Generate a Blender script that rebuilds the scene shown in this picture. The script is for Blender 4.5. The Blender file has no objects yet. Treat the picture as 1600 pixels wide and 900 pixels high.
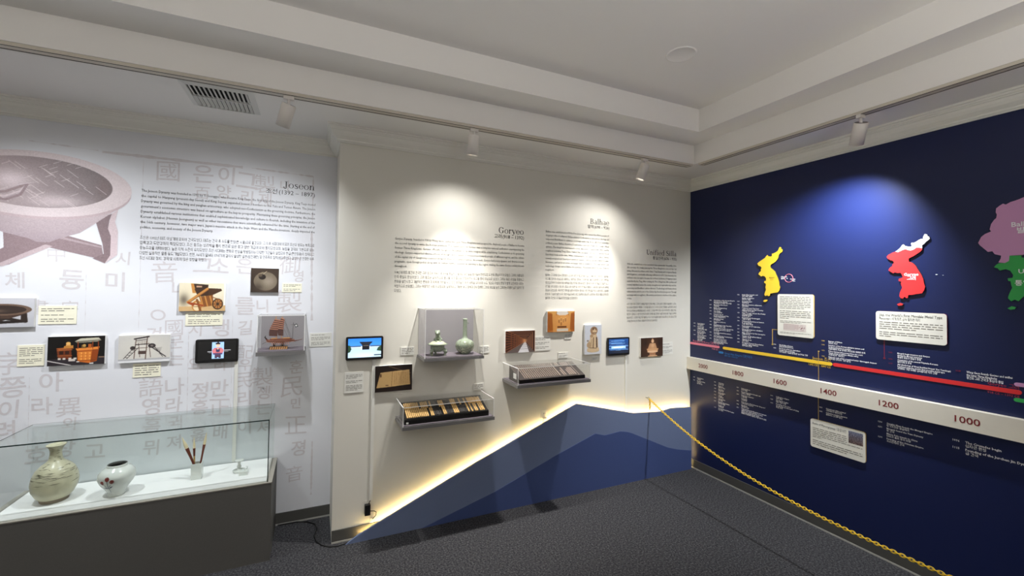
import bpy, bmesh, math, random
import numpy as np
from mathutils import Vector, Matrix
random.seed(7); RNG = np.random.default_rng(7)
S = bpy.context.scene
COL = S.collection

# ------------------------------------------------------------------ camera
def make_camera():
    yaw, pitch, roll = math.radians(24.532), math.radians(1.402), math.radians(.729)
    f = Vector((math.sin(yaw)*math.cos(pitch), math.cos(yaw)*math.cos(pitch), math.sin(pitch)))
    r = Vector((math.cos(yaw), -math.sin(yaw), 0)); u = r.cross(f)
    r2 = r*math.cos(roll) + u*math.sin(roll); u2 = -r*math.sin(roll) + u*math.cos(roll)
    cam = bpy.data.cameras.new('camera'); o = bpy.data.objects.new('camera', cam); COL.objects.link(o)
    m = Matrix((r2, u2, -f)).transposed().to_4x4(); m.translation = (-3.813, -3.549, 1.938)
    o.matrix_world = m
    cam.sensor_width = 36; cam.lens = 36*672.09/1600; cam.shift_y = -0.00953
    cam.clip_start = .05; cam.clip_end = 60
    S.camera = o
make_camera()

# ------------------------------------------------------------------ world and exposure
w = bpy.data.worlds.new('world'); S.world = w; w.use_nodes = True
w.node_tree.nodes['Background'].inputs[0].default_value = (.9, .95, 1, 1)
w.node_tree.nodes['Background'].inputs[1].default_value = .05
S.cycles.transparent_max_bounces = 24
vs = S.view_settings
vs.view_transform = 'Standard'; vs.look = 'None'; vs.gamma = 1; vs.exposure = 0.1; vs.use_curve_mapping = False

# ------------------------------------------------------------------ colours and materials
def lin(c):
    c = c/255.0
    return c/12.92 if c <= .04045 else ((c+.055)/1.055)**2.4
def rgb(*c): return tuple(lin(x) for x in c)
def linarr(a):
    a = np.clip(a, 0, 255)/255.0
    return np.where(a <= .04045, a/12.92, ((a+.055)/1.055)**2.4)
def mat(name, c, rough=.5, metal=0, spec=.5, noise=0, nscale=20, bump=0, bscale=200, emit=None, estr=0, coat=0):
    m = bpy.data.materials.new(name); m.use_nodes = True
    nt = m.node_tree; b = nt.nodes['Principled BSDF']
    col = (*rgb(*c), 1)
    b.inputs['Base Color'].default_value = col; b.inputs['Roughness'].default_value = rough
    b.inputs['Metallic'].default_value = metal; b.inputs['Specular IOR Level'].default_value = spec
    b.inputs['Coat Weight'].default_value = coat
    if noise or bump:
        tc = nt.nodes.new('ShaderNodeTexCoord')
    if noise:
        n = nt.nodes.new('ShaderNodeTexNoise'); n.inputs['Scale'].default_value = nscale; n.inputs['Detail'].default_value = 4
        mr = nt.nodes.new('ShaderNodeMapRange'); mr.inputs['From Min'].default_value = .3; mr.inputs['From Max'].default_value = .7
        mr.inputs['To Min'].default_value = 1-noise; mr.inputs['To Max'].default_value = 1+noise
        mx = nt.nodes.new('ShaderNodeMix'); mx.data_type = 'RGBA'; mx.blend_type = 'MULTIPLY'; mx.inputs[0].default_value = 1
        mx.inputs[6].default_value = col
        nt.links.new(tc.outputs['Object'], n.inputs['Vector']); nt.links.new(n.outputs['Fac'], mr.inputs['Value'])
        nt.links.new(mr.outputs['Result'], mx.inputs[7]); nt.links.new(mx.outputs[2], b.inputs['Base Color'])
    if bump:
        n2 = nt.nodes.new('ShaderNodeTexNoise'); n2.inputs['Scale'].default_value = bscale; n2.inputs['Detail'].default_value = 3
        bp = nt.nodes.new('ShaderNodeBump'); bp.inputs['Strength'].default_value = bump; bp.inputs['Distance'].default_value = .002
        nt.links.new(tc.outputs['Object'], n2.inputs['Vector']); nt.links.new(n2.outputs['Fac'], bp.inputs['Height'])
        nt.links.new(bp.outputs['Normal'], b.inputs['Normal'])
    if emit:
        b.inputs['Emission Color'].default_value = (*rgb(*emit), 1); b.inputs['Emission Strength'].default_value = estr
    return m
def carpet():
    m = bpy.data.materials.new('carpet'); m.use_nodes = True; nt = m.node_tree; b = nt.nodes['Principled BSDF']
    b.inputs['Roughness'].default_value = .95; b.inputs['Specular IOR Level'].default_value = .15
    tc = nt.nodes.new('ShaderNodeTexCoord'); n = nt.nodes.new('ShaderNodeTexNoise'); n.inputs['Scale'].default_value = 78; n.inputs['Detail'].default_value = 5; n.inputs['Roughness'].default_value = .8
    cr = nt.nodes.new('ShaderNodeValToRGB'); e = cr.color_ramp.elements
    e[0].position = .36; e[0].color = (*rgb(26, 26, 29), 1); e[1].position = .66; e[1].color = (*rgb(102, 101, 102), 1)
    mid = e.new(.5); mid.color = (*rgb(58, 58, 61), 1)
    bp = nt.nodes.new('ShaderNodeBump'); bp.inputs['Strength'].default_value = .8; bp.inputs['Distance'].default_value = .006
    nt.links.new(tc.outputs['Object'], n.inputs['Vector']); nt.links.new(n.outputs['Fac'], cr.inputs['Fac'])
    nt.links.new(cr.outputs['Color'], b.inputs['Base Color']); nt.links.new(n.outputs['Fac'], bp.inputs['Height']); nt.links.new(bp.outputs['Normal'], b.inputs['Normal'])
    return m
def clear(name, tint, ior=.02, gloss=1.0):   # ior: reflectance seen head-on

    m = bpy.data.materials.new(name); m.use_nodes = True; nt = m.node_tree; nt.nodes.remove(nt.nodes['Principled BSDF'])
    out = nt.nodes['Material Output']; t = nt.nodes.new('ShaderNodeBsdfTransparent'); t.inputs[0].default_value = (*tint, 1)
    g = nt.nodes.new('ShaderNodeBsdfGlossy'); g.inputs['Roughness'].default_value = .02; g.inputs[0].default_value = (gloss, gloss, gloss, 1)
    lw = nt.nodes.new('ShaderNodeLayerWeight'); pw = nt.nodes.new('ShaderNodeMath'); pw.operation = 'POWER'; pw.inputs[1].default_value = 5
    fr = nt.nodes.new('ShaderNodeMath'); fr.operation = 'MULTIPLY_ADD'; fr.inputs[1].default_value = .5-ior; fr.inputs[2].default_value = ior
    nt.links.new(lw.outputs['Facing'], pw.inputs[0]); nt.links.new(pw.outputs[0], fr.inputs[0])
    mx = nt.nodes.new('ShaderNodeMixShader')
    nt.links.new(fr.outputs[0], mx.inputs[0]); nt.links.new(t.outputs[0], mx.inputs[1]); nt.links.new(g.outputs[0], mx.inputs[2]); nt.links.new(mx.outputs[0], out.inputs['Surface'])
    return m
def print_mat(name, rough=.35, emit=0):
    m = bpy.data.materials.new(name); m.use_nodes = True; nt = m.node_tree; b = nt.nodes['Principled BSDF']
    a = nt.nodes.new('ShaderNodeAttribute'); a.attribute_name = 'Col'
    b.inputs['Roughness'].default_value = rough
    if emit:
        b.inputs['Base Color'].default_value = (.01, .01, .01, 1); b.inputs['Roughness'].default_value = .1
        nt.links.new(a.outputs['Color'], b.inputs['Emission Color']); b.inputs['Emission Strength'].default_value = emit
    else:
        nt.links.new(a.outputs['Color'], b.inputs['Base Color'])
    return m
M = dict(
    wall_cool=mat('mural paper', (220, 221, 226), .6, noise=.01, nscale=3),
    wall_warm=mat('warm white paint', (216, 213, 203), .6, bump=.08, bscale=250),
    navy=mat('navy wall vinyl', (21, 31, 73), .36, spec=.45, bump=.1, bscale=160),
    ceiling=mat('ceiling paint', (240, 237, 233), .8, bump=.05, bscale=120),
    trim=mat('trim paint', (234, 232, 224), .45),
    other=mat('plain wall paint', (214, 211, 203), .7),
    base=mat('vinyl baseboard', (78, 77, 74), .5), toe=mat('pale toe strip', (170, 168, 162), .5),
    carpet=carpet(),
    white=mat('white plastic', (228, 227, 222), .4), board=mat('white foam board', (226, 226, 224), .5),
    cream=mat('cream caption card', (238, 234, 212), .5), card=mat('pale grey caption card', (222, 221, 214), .4),
    ink=mat('black lettering', (24, 23, 24), .5), grey_ink=mat('grey lettering', (120, 116, 108), .5),
    faded=mat('faded mauve ink', (203, 198, 201), .6, noise=.05, nscale=40),
    plinth=mat('dark grey plinth laminate', (86, 84, 81), .55, noise=.05, nscale=150),
    plinth_edge=mat('plinth edge', (150, 146, 136), .5), deck=mat('white display deck', (236, 236, 234), .55),
    glass=clear('case glass', (.965, .98, .974), .022), glass_edge=mat('dark green glass edge', (22, 44, 40), .15),
    acrylic=clear('acrylic cover', (.97, .97, .966), .02), acrylic_edge=mat('bright acrylic edge', (236, 236, 234), .2),
    shelf=mat('brushed grey shelf', (126, 124, 124), .3, metal=.35), liner=mat('mauve grey cloth', (112, 104, 112), .9, noise=.08, nscale=60),
    backing=mat('grey back panel', (150, 146, 150), .8),
    black=mat('black plastic', (14, 14, 15), .3), lacquer=mat('black lacquer', (16, 14, 14), .3),
    raceway=mat('white cable cover', (222, 221, 214), .45), cord=mat('black cord', (12, 12, 12), .5),
    ridge_far=mat('slate blue panel', (104, 117, 148), .5, noise=.02, nscale=60), ridge_near=mat('deep blue panel', (62, 77, 124), .5, noise=.02, nscale=60),
    led=mat('warm led strip', (255, 240, 200), .5, emit=(255, 226, 160), estr=26),
    yellow=mat('yellow chain plastic', (240, 200, 40), .35), hookm=mat('steel hook', (150, 148, 140), .3, metal=.8),
    band=mat('ivory band', (226, 221, 208), .5), band_top=mat('band top edge', (240, 238, 230), .4), maroon=mat('maroon numerals', (122, 32, 34), .5),
    map_yellow=mat('yellow map', (240, 200, 52), .4), map_red=mat('red map', (218, 50, 52), .4), map_white=mat('white map', (226, 226, 226), .4),
    map_pink=mat('lilac map', (206, 150, 196), .4), map_green=mat('green map', (52, 168, 82), .4), map_side=mat('cutout edge', (40, 30, 30), .6),
    wtext=mat('white wall lettering', (244, 245, 248), .5), pink=mat('pink bar', (232, 130, 150), .5), blue=mat('blue bar', (30, 120, 190), .5),
    panel=mat('ivory text panel', (226, 224, 214), .45),
    gold_line=mat('gold line', (200, 170, 90), .5), red_line=mat('dark red line', (130, 40, 60), .5), red_ink=mat('red lettering', (190, 60, 80), .5),
    celadon=mat('celadon glaze', (150, 162, 142), .2, noise=.12, nscale=60, coat=.3), celadon_light=mat('pale celadon glaze', (196, 200, 170), .25, noise=.06, nscale=70),
    porcelain=mat('white porcelain', (214, 218, 212), .18, coat=.3), buncheong=mat('buncheong glaze', (190, 186, 158), .3, noise=.14, nscale=16, coat=.2),
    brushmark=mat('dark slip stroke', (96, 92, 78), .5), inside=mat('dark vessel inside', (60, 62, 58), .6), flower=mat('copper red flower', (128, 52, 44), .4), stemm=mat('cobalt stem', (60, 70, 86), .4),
    foot=mat('bare clay foot', (128, 116, 98), .8), bristle=mat('pale bristle', (224, 210, 172), .8), brown=mat('red brown handle', (104, 46, 26), .45), bamboo=mat('bamboo handle', (198, 160, 96), .5),
    hull=mat('dark red wood', (112, 58, 44), .5, noise=.15, nscale=60), sail=mat('copper sail', (196, 132, 104), .5), sail_dark=mat('dark sail', (84, 46, 40), .6),
    oak=mat('light oak', (196, 142, 84), .5), dark_wood=mat('dark wood', (50, 32, 26), .5), rope=mat('rigging', (52, 46, 44), .7), flag=mat('dark navy flag', (20, 26, 44), .7),
    type_gold=mat('bronze type', (206, 166, 104), .45, noise=.25, nscale=120), type_dark=mat('dark type', (58, 54, 52), .45, noise=.2, nscale=120),
    wood_block=mat('dark carved wood', (50, 40, 37), .5, noise=.2, nscale=90), wood_strip=mat('worn carved ridge', (146, 130, 120), .5, noise=.2, nscale=150),
    lamp=mat('white lamp housing', (228, 222, 216), .4), lamp_back=mat('lamp back ring', (120, 112, 108), .5), lens=mat('lit lamp lens', (255, 250, 240), .3, emit=(255, 248, 235), estr=12),
    rail=mat('track rail', (206, 198, 184), .4), slot=mat('track slot shadow gap', (40, 30, 24), .6),
    vent=mat('vent white', (222, 221, 217), .5), duct=mat('dark duct', (16, 15, 15), .9),
    pr=print_mat('printed picture'), screen=print_mat('lit screen', emit=1.6), mural=print_mat('mural ink', .6),
)

# ------------------------------------------------------------------ object helpers
WL = {}
def wloc(o): return WL.get(o.name, Vector((0, 0, 0)))
def tag(o, label=None, cat=None, group=None, kind=None):
    if label: o['label'] = label
    if cat: o['category'] = cat
    if group: o['group'] = group
    if kind: o['kind'] = kind
    return o
def thing(name, loc, label, cat, group=None):
    o = bpy.data.objects.new(name, None); COL.objects.link(o); o.empty_display_size = .05
    o.location = loc; WL[o.name] = Vector(loc)
    return tag(o, label, cat, group)
# a wall frame turns (u to the viewer's right, v up, n out of the wall) into a point
D = .444; W = 3.663
def FG(u, v, n=0): return (u, -n, v)
def FJ(u, v, n=0): return (u, D-n, v)
def FB(u, v, n=0): return (-n, -u, v)
class MB:
    def __init__(s): s.v = []; s.f = []; s.mi = []; s.sm = []
    def add(s, vs_, fs, mi=0, smooth=False):
        k = len(s.v); s.v += [tuple(x) for x in vs_]; s.f += [tuple(i+k for i in f) for f in fs]
        s.mi += [mi]*len(fs); s.sm += [smooth]*len(fs); return s
    def box(s, x0, x1, y0, y1, z0, z1, mi=0):
        v = [(x, y, z) for x in (x0, x1) for y in (y0, y1) for z in (z0, z1)]
        return s.add(v, [(0, 1, 3, 2), (4, 6, 7, 5), (0, 4, 5, 1), (2, 3, 7, 6), (0, 2, 6, 4), (1, 5, 7, 3)], mi)
    def wbox(s, F, u0, u1, v0, v1, n0, n1, mi=0):
        a, b = F(u0, v0, n0), F(u1, v1, n1)
        return s.box(min(a[0], b[0]), max(a[0], b[0]), min(a[1], b[1]), max(a[1], b[1]), a[2], b[2], mi)
    def prism(s, F, poly, n0, n1, mi=0, side=None):
        ar = sum(poly[i][0]*poly[(i+1) % len(poly)][1]-poly[(i+1) % len(poly)][0]*poly[i][1] for i in range(len(poly)))
        if ar < 0: poly = poly[::-1]
        n = len(poly); v = [F(u, q, n1) for u, q in poly]+[F(u, q, n0) for u, q in poly]
        s.add(v, [tuple(range(n))], mi)
        s.add(v, [(i, i+n, (i+1) % n+n, (i+1) % n) for i in range(n)], mi if side is None else side)
        return s
    def quad(s, F, pts, n, mi=0): return s.add([F(u, v, n) for u, v in pts], [tuple(range(len(pts)))], mi)
    def cyl(s, p, q, r0, r1=None, n=16, mi=0, caps=True):
        r1 = r0 if r1 is None else r1; p = Vector(p); q = Vector(q); d = (q-p).normalized()
        a = d.orthogonal().normalized(); b = d.cross(a); v = []
        for c, r in ((p, r0), (q, r1)):
            v += [c+(a*math.cos(t)+b*math.sin(t))*r for t in [2*math.pi*i/n for i in range(n)]]
        s.add(v, [(i, (i+1) % n, (i+1) % n+n, i+n) for i in range(n)], mi, True)
        if caps: s.add(v, [tuple(range(n))[::-1], tuple(range(n, 2*n))], mi)
        return s
    def lathe(s, c, prof, n=32, mi=0, sx=1, sy=1):
        v = []; c = Vector(c)
        for r, z in prof: v += [c+Vector((r*sx*math.cos(2*math.pi*i/n), r*sy*math.sin(2*math.pi*i/n), z)) for i in range(n)]
        f = [(k*n+i, k*n+(i+1) % n, (k+1)*n+(i+1) % n, (k+1)*n+i) for k in range(len(prof)-1) for i in range(n)]
        return s.add(v, f, mi, True)
    def tube(s, pts, r, n=8, mi=0, closed=False):
        P = [Vector(p) for p in pts]; m = len(P); v = []; up = Vector((.13, .31, .94))
        for i in range(m):
            d = (P[(i+1) % m]-P[i-1]) if closed else (P[min(i+1, m-1)]-P[max(i-1, 0)])
            d.normalize(); a = d.cross(up).normalized(); b = d.cross(a)
            rr = r[i] if isinstance(r, (list, tuple)) else r
            v += [P[i]+(a*math.cos(2*math.pi*k/n)+b*math.sin(2*math.pi*k/n))*rr for k in range(n)]
        f = [(i*n+k, i*n+(k+1) % n, ((i+1) % m)*n+(k+1) % n, ((i+1) % m)*n+k) for i in range(m if closed else m-1) for k in range(n)]
        s.add(v, f, mi, True)
        if not closed: s.add(v, [tuple(range(n))[::-1], tuple(range((m-1)*n, m*n))], mi)
        return s
    def ball(s, c, r, n=12, mi=0, rot=None):
        r = (r, r, r) if not isinstance(r, (tuple, list)) else r; c = Vector(c); v = []
        h = n//2
        for k in range(h+1):
            t = math.pi*k/h
            for i in range(n):
                p = Vector((r[0]*math.sin(t)*math.cos(2*math.pi*i/n), r[1]*math.sin(t)*math.sin(2*math.pi*i/n), -r[2]*math.cos(t)))
                if rot: p = rot @ p
                v.append(c+p)
        f = [(k*n+i, k*n+(i+1) % n, (k+1)*n+(i+1) % n, (k+1)*n+i) for k in range(h) for i in range(n)]
        return s.add(v, f, mi, True)
    def build(s, name, mats, parent=None, loc=None):
        mats = mats if isinstance(mats, (list, tuple)) else [mats]
        base = wloc(parent) if parent else Vector((0, 0, 0))
        if loc is None: loc = base
        loc = Vector(loc)
        me = bpy.data.meshes.new(name)
        me.from_pydata([(x-loc.x, y-loc.y, z-loc.z) for x, y, z in s.v], [], s.f)
        for m in mats: me.materials.append(M[m] if isinstance(m, str) else m)
        me.polygons.foreach_set('material_index', s.mi); me.polygons.foreach_set('use_smooth', s.sm)
        o = bpy.data.objects.new(name, me); COL.objects.link(o)
        if parent: o.parent = parent
        o.location = loc-base; WL[o.name] = loc
        return o
def struct(o): o['kind'] = 'structure'; return o
def fan(pts): return pts

# ------------------------------------------------------------------ lettering
_fc = bpy.data.curves.new('lettering_source', 'FONT'); _fc.resolution_u = 2; _fc.fill_mode = 'FRONT'; _fc.size = 1
_fo = bpy.data.objects.new('lettering_source', _fc); COL.objects.link(_fo)
_gc = {}
def glyphs(body, bold=0, res=2):
    key = (body, bold, res)
    if key in _gc: return _gc[key]
    _fc.body = body; _fc.offset = bold; _fc.resolution_u = res
    me = _fo.to_mesh()
    v = np.zeros(len(me.vertices)*3); me.vertices.foreach_get('co', v); v = v.reshape(-1, 3)[:, :2]
    f = [tuple(p.vertices) for p in me.polygons]; _fo.to_mesh_clear()
    _gc[key] = (v, f); return v, f
def outline(body, size, bold=0, res=1): return small_print(body, bold) if size < .036 and any('가' <= c_ <= '힣' for c_ in body) else glyphs(body, bold, res)
# small print: Hangul syllables put together from their letters as plain strokes
_JC = {'g': [[(0, 1), (1, 1), (1, 0)]], 'n': [[(0, 1), (0, 0), (1, 0)]], 'd': [[(1, 1), (0, 1), (0, 0), (1, 0)]], 'r': [[(0, 1), (1, 1), (1, .5), (0, .5), (0, 0), (1, 0)]],
       'm': [[(0, 0), (0, 1), (1, 1), (1, 0), (0, 0)]], 'b': [[(0, 1), (0, 0), (1, 0), (1, 1)], [(0, .5), (1, .5)]], 's': [[(.5, 1), (0, 0)], [(.45, .6), (1, 0)]],
       'x': [[(.5+.5*math.cos(k*math.pi/4), .5+.5*math.sin(k*math.pi/4)) for k in range(9)]], 'j': [[(0, 1), (1, 1)], [(.5, 1), (0, 0)], [(.5, .6), (1, 0)]],
       'c': [[(.3, 1), (.7, 1)], [(0, .72), (1, .72)], [(.5, .72), (0, 0)], [(.5, .45), (1, 0)]], 'k': [[(0, 1), (1, 1), (1, 0)], [(0, .5), (1, .5)]], 't': [[(1, 1), (0, 1), (0, 0), (1, 0)], [(0, .5), (1, .5)]],
       'p': [[(0, 1), (1, 1)], [(0, 0), (1, 0)], [(.3, 1), (.3, 0)], [(.7, 1), (.7, 0)]],
       'h': [[(.3, 1), (.7, 1)], [(0, .74), (1, .74)], [(.5+.4*math.cos(k*math.pi/4), .27+.27*math.sin(k*math.pi/4)) for k in range(9)]]}
_IN = 'g gg n d dd r m b bb s ss x j jj c k t p h'.split()
_FI = ' g gg gs n nj nh d r rg rm rb rs rt rp rh m b bs s ss x j c k t p h'.split(' ')
# vowel: ticks on a vertical stem, ticks on a horizontal stem
_VV = {0: ('R1',), 1: ('R1', 'I'), 2: ('R2',), 3: ('R2', 'I'), 4: ('L1',), 5: ('L1', 'I'), 6: ('L2',), 7: ('L2', 'I'), 20: ('S',), 9: ('R1',), 10: ('R1', 'I'), 11: ('S',), 14: ('L1',), 15: ('L1', 'I'), 16: ('S',), 19: ('S',)}
_VH = {8: 'U1', 9: 'U1', 10: 'U1', 11: 'U1', 12: 'U2', 13: 'D1', 14: 'D1', 15: 'D1', 16: 'D1', 17: 'D2', 18: 'F', 19: 'F'}
def syllable(ch):
    i = ord(ch)-0xAC00; ini, vo, fi = i//588, (i//28) % 21, i % 28; out = []
    def cons(code, x0, y0, x1, y1):
        n = len(code)
        for k, c_ in enumerate(code):
            a = x0+(x1-x0)*(k/n+(.03 if k else 0)); b = x0+(x1-x0)*((k+1)/n-(.06 if k < n-1 else 0))
            out.extend([[(a+(b-a)*px, y0+(y1-y0)*py) for px, py in l_] for l_ in _JC[c_]])
    lo = .30 if fi else .0; V, H = vo in _VV, vo in _VH
    if fi: cons(_FI[fi], .2, -.06, .74, .18)
    cx1 = .5 if V else .74
    if H:
        U = _VH[vo]; hy = (lo+.08 if not fi else lo+.02)+(.1 if U[0] == 'D' else 0); xr = .58 if V else .86
        top = hy+(.2 if U[0] == 'U' else .1); dn = -.18 if not fi else -.13
        out.append([(.06, hy), (xr, hy)])
        if U[0] == 'U': out.extend([[(x, hy), (x, hy+.13)] for x in (((.06+xr)/2,) if U == 'U1' else (.3, .6))])
        if U[0] == 'D': out.extend([[(x, hy), (x, hy+dn)] for x in (((.06+xr)/2,) if U == 'D1' else (.3, .6))])
        cons(_IN[ini], .12 if V else .18, top, cx1 if V else .74, .8)
    else: cons(_IN[ini], .08, lo+.06, .48, .76)
    if V:
        y0, y1 = (.26 if fi else -.08), .84; xs = .70; T = _VV[vo]; ym = (y0+y1)/2
        if 'I' in T: xs = .64; out.append([(.86, y0), (.86, y1)])
        out.append([(xs, y0), (xs, y1)]); k = T[0]
        if k[0] == 'R': out.extend([[(xs, y), (xs+.17 if 'I' not in T else .84, y)] for y in ((ym,) if k == 'R1' else (ym+.1, ym-.1))])
        if k[0] == 'L': out.extend([[(xs-.15, y), (xs, y)] for y in ((ym,) if k == 'L1' else (ym+.1, ym-.1))])
    return out
_sc = {}
def small_print(body, bold=0):
    key = ('s', body, bold)
    if key in _sc: return _sc[key]
    V_, F_ = [], []; x = 0; run = ''; wd = .03+bold*.8
    def flush():
        nonlocal run, x
        lead = len(run)-len(run.lstrip()); x += lead*.26; core = run.strip()
        if core:
            g, f = glyphs(core, bold, 1); k = len(V_); V_.extend([(a+x, b) for a, b in g]); F_.extend([tuple(j+k for j in q_) for q_ in f]); x += g[:, 0].max()+.05
            x += (len(run)-len(run.rstrip()))*.26
        run = ''
    for ch in body:
        if not '가' <= ch <= '힣': run += ch; continue
        flush()
        for l_ in syllable(ch):
            for (ax, ay), (bx, by) in zip(l_, l_[1:]):
                L_ = math.hypot(bx-ax, by-ay) or 1; dx, dy = (bx-ax)/L_*wd, (by-ay)/L_*wd; k = len(V_)
                V_.extend([(x+ax-dx+dy, ay-dy-dx), (x+bx+dx+dy, by+dy-dx), (x+bx+dx-dy, by+dy+dx), (x+ax-dx-dy, ay-dy+dx)]); F_.append((k, k+1, k+2, k+3))
        x += .92
    flush()
    _sc[key] = (np.array(V_), F_); return _sc[key]
def put_line(mb, F, body, u, v, size, width=None, align='L', n=.0015, mi=0, bold=0, res=1, squeeze=1.0):
    """one line of lettering: size is the em height, width (if given) stretches the line to that length"""
    g, f = outline(body, size, bold, res)
    if not len(g): return 0
    x0, x1 = g[:, 0].min(), g[:, 0].max(); sx = size*squeeze
    if width: sx = width/max(x1-x0, 1e-6)
    wdt = (x1-x0)*sx; off = u-x0*sx if align == 'L' else (u-x1*sx if align == 'R' else u-(x0+x1)/2*sx)
    mb.add([F(off+a*sx, v+b*size, n+(i//4) % 6*.00008) for i, (a, b) in enumerate(g)], f, mi)
    return wdt
def paragraph(F, lines, u0, u1, v_top, pitch, size, name, parent, matname='ink', n=.0015, bold=0, res=1):
    mb = MB(); k = None
    for i, ln in enumerate(lines):
        v = v_top-i*pitch-size*.74
        if i < len(lines)-1 or len(lines) == 1:
            put_line(mb, F, ln, u0, v, size, u1-u0, n=n, bold=bold, res=res)
        else:
            g, _ = outline(lines[0], size, bold, res); k = (u1-u0)/(g[:, 0].max()-g[:, 0].min())
            put_line(mb, F, ln, u0, v, size, n=n, bold=bold, res=res, squeeze=k/size)
    return mb.build(name, matname, parent)
# small serif face for the headings: thick stems, thin joins, slab feet
def serif(word, mb, F, u, v, h, align='R', n=.0015, mi=0):
    T, t, sf = .1, .035, .05; P = []
    def rect(x0, x1, y0, y1): P.append([(x0, y0), (x1, y0), (x1, y1), (x0, y1)])
    def foot(x, y): rect(x-T/2-sf, x+T/2+sf, y-.0, y+t)
    def stem(x, y0, y1, lo=True, hi=True):
        rect(x-T/2, x+T/2, y0, y1)
        if lo: foot(x, y0)
        if hi: rect(x-T/2-sf, x+T/2*(.4), y1-t, y1)
    def ring(cx, cy, rx, ry, a0, a1, th=T, tn=t, k=20):
        o = []; i_ = []
        for j in range(k+1):
            a = math.radians(a0+(a1-a0)*j/k); c, s_ = math.cos(a), math.sin(a)
            o.append((cx+rx*c, cy+ry*s_)); i_.append((cx+(rx-th)*c, cy+(ry-tn)*s_))
        for j in range(k): P.append([o[j], o[j+1], i_[j+1], i_[j]])
    def stroke(pts, ws):
        for (a, b), (w0, w1) in zip(zip(pts, pts[1:]), zip(ws, ws[1:])):
            d = Vector((b[0]-a[0], b[1]-a[1])).normalized(); nn = Vector((-d.y, d.x))
            P.append([(a[0]-nn.x*w0, a[1]-nn.y*w0), (b[0]-nn.x*w1, b[1]-nn.y*w1), (b[0]+nn.x*w1, b[1]+nn.y*w1), (a[0]+nn.x*w0, a[1]+nn.y*w0)])
    x = 0; polys = []
    for ch in word:
        P = []; wd = .5
        if ch == 'o': ring(.26, .24, .25, .26, 0, 360, .085, .03); wd = .52
        elif ch == 'e': ring(.25, .24, .24, .26, 20, 330, .085, .03); ring(.25, .24, .24, .26, 0, 20, .085, .03); rect(.08, .48, .245, .28); wd = .5
        elif ch == 's': stroke([(.36, .4), (.3, .47), (.2, .48), (.1, .42), (.1, .34), (.2, .27), (.32, .2), (.36, .12), (.32, .03), (.2, 0), (.09, .03), (.04, .12)], [.02, .02, .022, .035, .045, .05, .05, .045, .035, .022, .02, .02]); wd = .42
        elif ch == 'n': stem(.12, 0, .5); ring(.29, .28, .19, .22, 0, 170, .09, .035, 12); stem(.43, 0, .3, True, False); wd = .56
        elif ch == 'h': stem(.12, 0, .76); ring(.29, .28, .19, .22, 0, 170, .09, .035, 12); stem(.43, 0, .3, True, False); wd = .56
        elif ch == 'J': rect(.2, .31, .08, .7); rect(.12, .4, .7-t, .7); ring(.15, .06, .16, .2, 180, 360, .1, .05, 12); P.append([(-.02, .02), (.06, .02), (.06, .1), (-.02, .1)]); wd = .46
        elif ch == 'G': ring(.34, .35, .32, .37, 40, 325, .11, .035, 24); stem(.57, .06, .3, False, False); rect(.46, .7, .27, .31); rect(.56, .62, .5, .68); wd = .74
        elif ch == 'r': stem(.12, 0, .5); ring(.29, .33, .17, .17, 60, 170, .07, .035, 8); ring(.33, .42, .055, .055, 0, 360, .054, .054, 8); wd = .42
        elif ch == 'y': stroke([(.06, .48), (.28, 0)], [.05, .05]); stroke([(.46, .48), (.22, -.14), (.12, -.2)], [.02, .02, .02]); ring(.09, -.17, .055, .055, 0, 360, .054, .054, 8); rect(-.02, .18, .465, .5); rect(.36, .54, .465, .5); wd = .52
        elif ch == 'B': stem(.14, 0, .7); ring(.28, .53, .22, .17, -90, 90, .1, .035, 12); ring(.3, .19, .25, .19, -90, 90, .11, .035, 12); rect(.14, .32, 0, t); rect(.14, .32, .7-t, .7); rect(.14, .32, .35, .385); wd = .62
        elif ch == 'a': ring(.2, .13, .18, .145, 0, 360, .08, .03, 14); rect(.32, .41, 0, .34); ring(.25, .33, .16, .17, 0, 150, .09, .035, 10); rect(.36, .48, 0, t); wd = .5
        elif ch == 'l': stem(.13, 0, .76); wd = .28
        elif ch == 'i': stem(.13, 0, .5); ring(.12, .65, .06, .06, 0, 360, .059, .059, 8); wd = .28
        elif ch == 'U': rect(.1, .21, .2, .7); rect(.02, .3, .7-t, .7); rect(.5, .535, .2, .7); rect(.42, .62, .7-t, .7); ring(.3175, .2, .2175, .21, 180, 360, .11, .045, 14); wd = .66
        elif ch == 'f': stem(.14, 0, .6, True, False); ring(.26, .58, .17, .18, 50, 180, .1, .035, 10); rect(.02, .3, .465, .5); wd = .36
        elif ch == 'd': stem(.42, 0, .76, True, True); ring(.24, .24, .22, .25, 60, 300, .09, .03, 16); wd = .56
        elif ch == 'S': stroke([(.46, .55), (.42, .66), (.28, .7), (.14, .66), (.1, .54), (.16, .43), (.3, .36), (.44, .28), (.49, .17), (.43, .05), (.28, 0), (.12, .03), (.06, .16)], [.02, .02, .022, .035, .05, .055, .055, .055, .05, .04, .022, .02, .02]); wd = .56
        elif ch == ' ': wd = .26
        polys += [[(a+x, b) for a, b in p] for p in P]; x += wd+.03
    sc = h/.7; off = u-x*sc if align == 'R' else (u if align == 'L' else u-x*sc/2)
    for p in polys:
        ar = sum(p[i][0]*p[(i+1) % 4][1]-p[(i+1) % 4][0]*p[i][1] for i in range(4))
        if ar < 0: p = p[::-1]
        mb.quad(F, [(off+a*sc, v+b*sc) for a, b in p], n, mi)
    return x*sc
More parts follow.
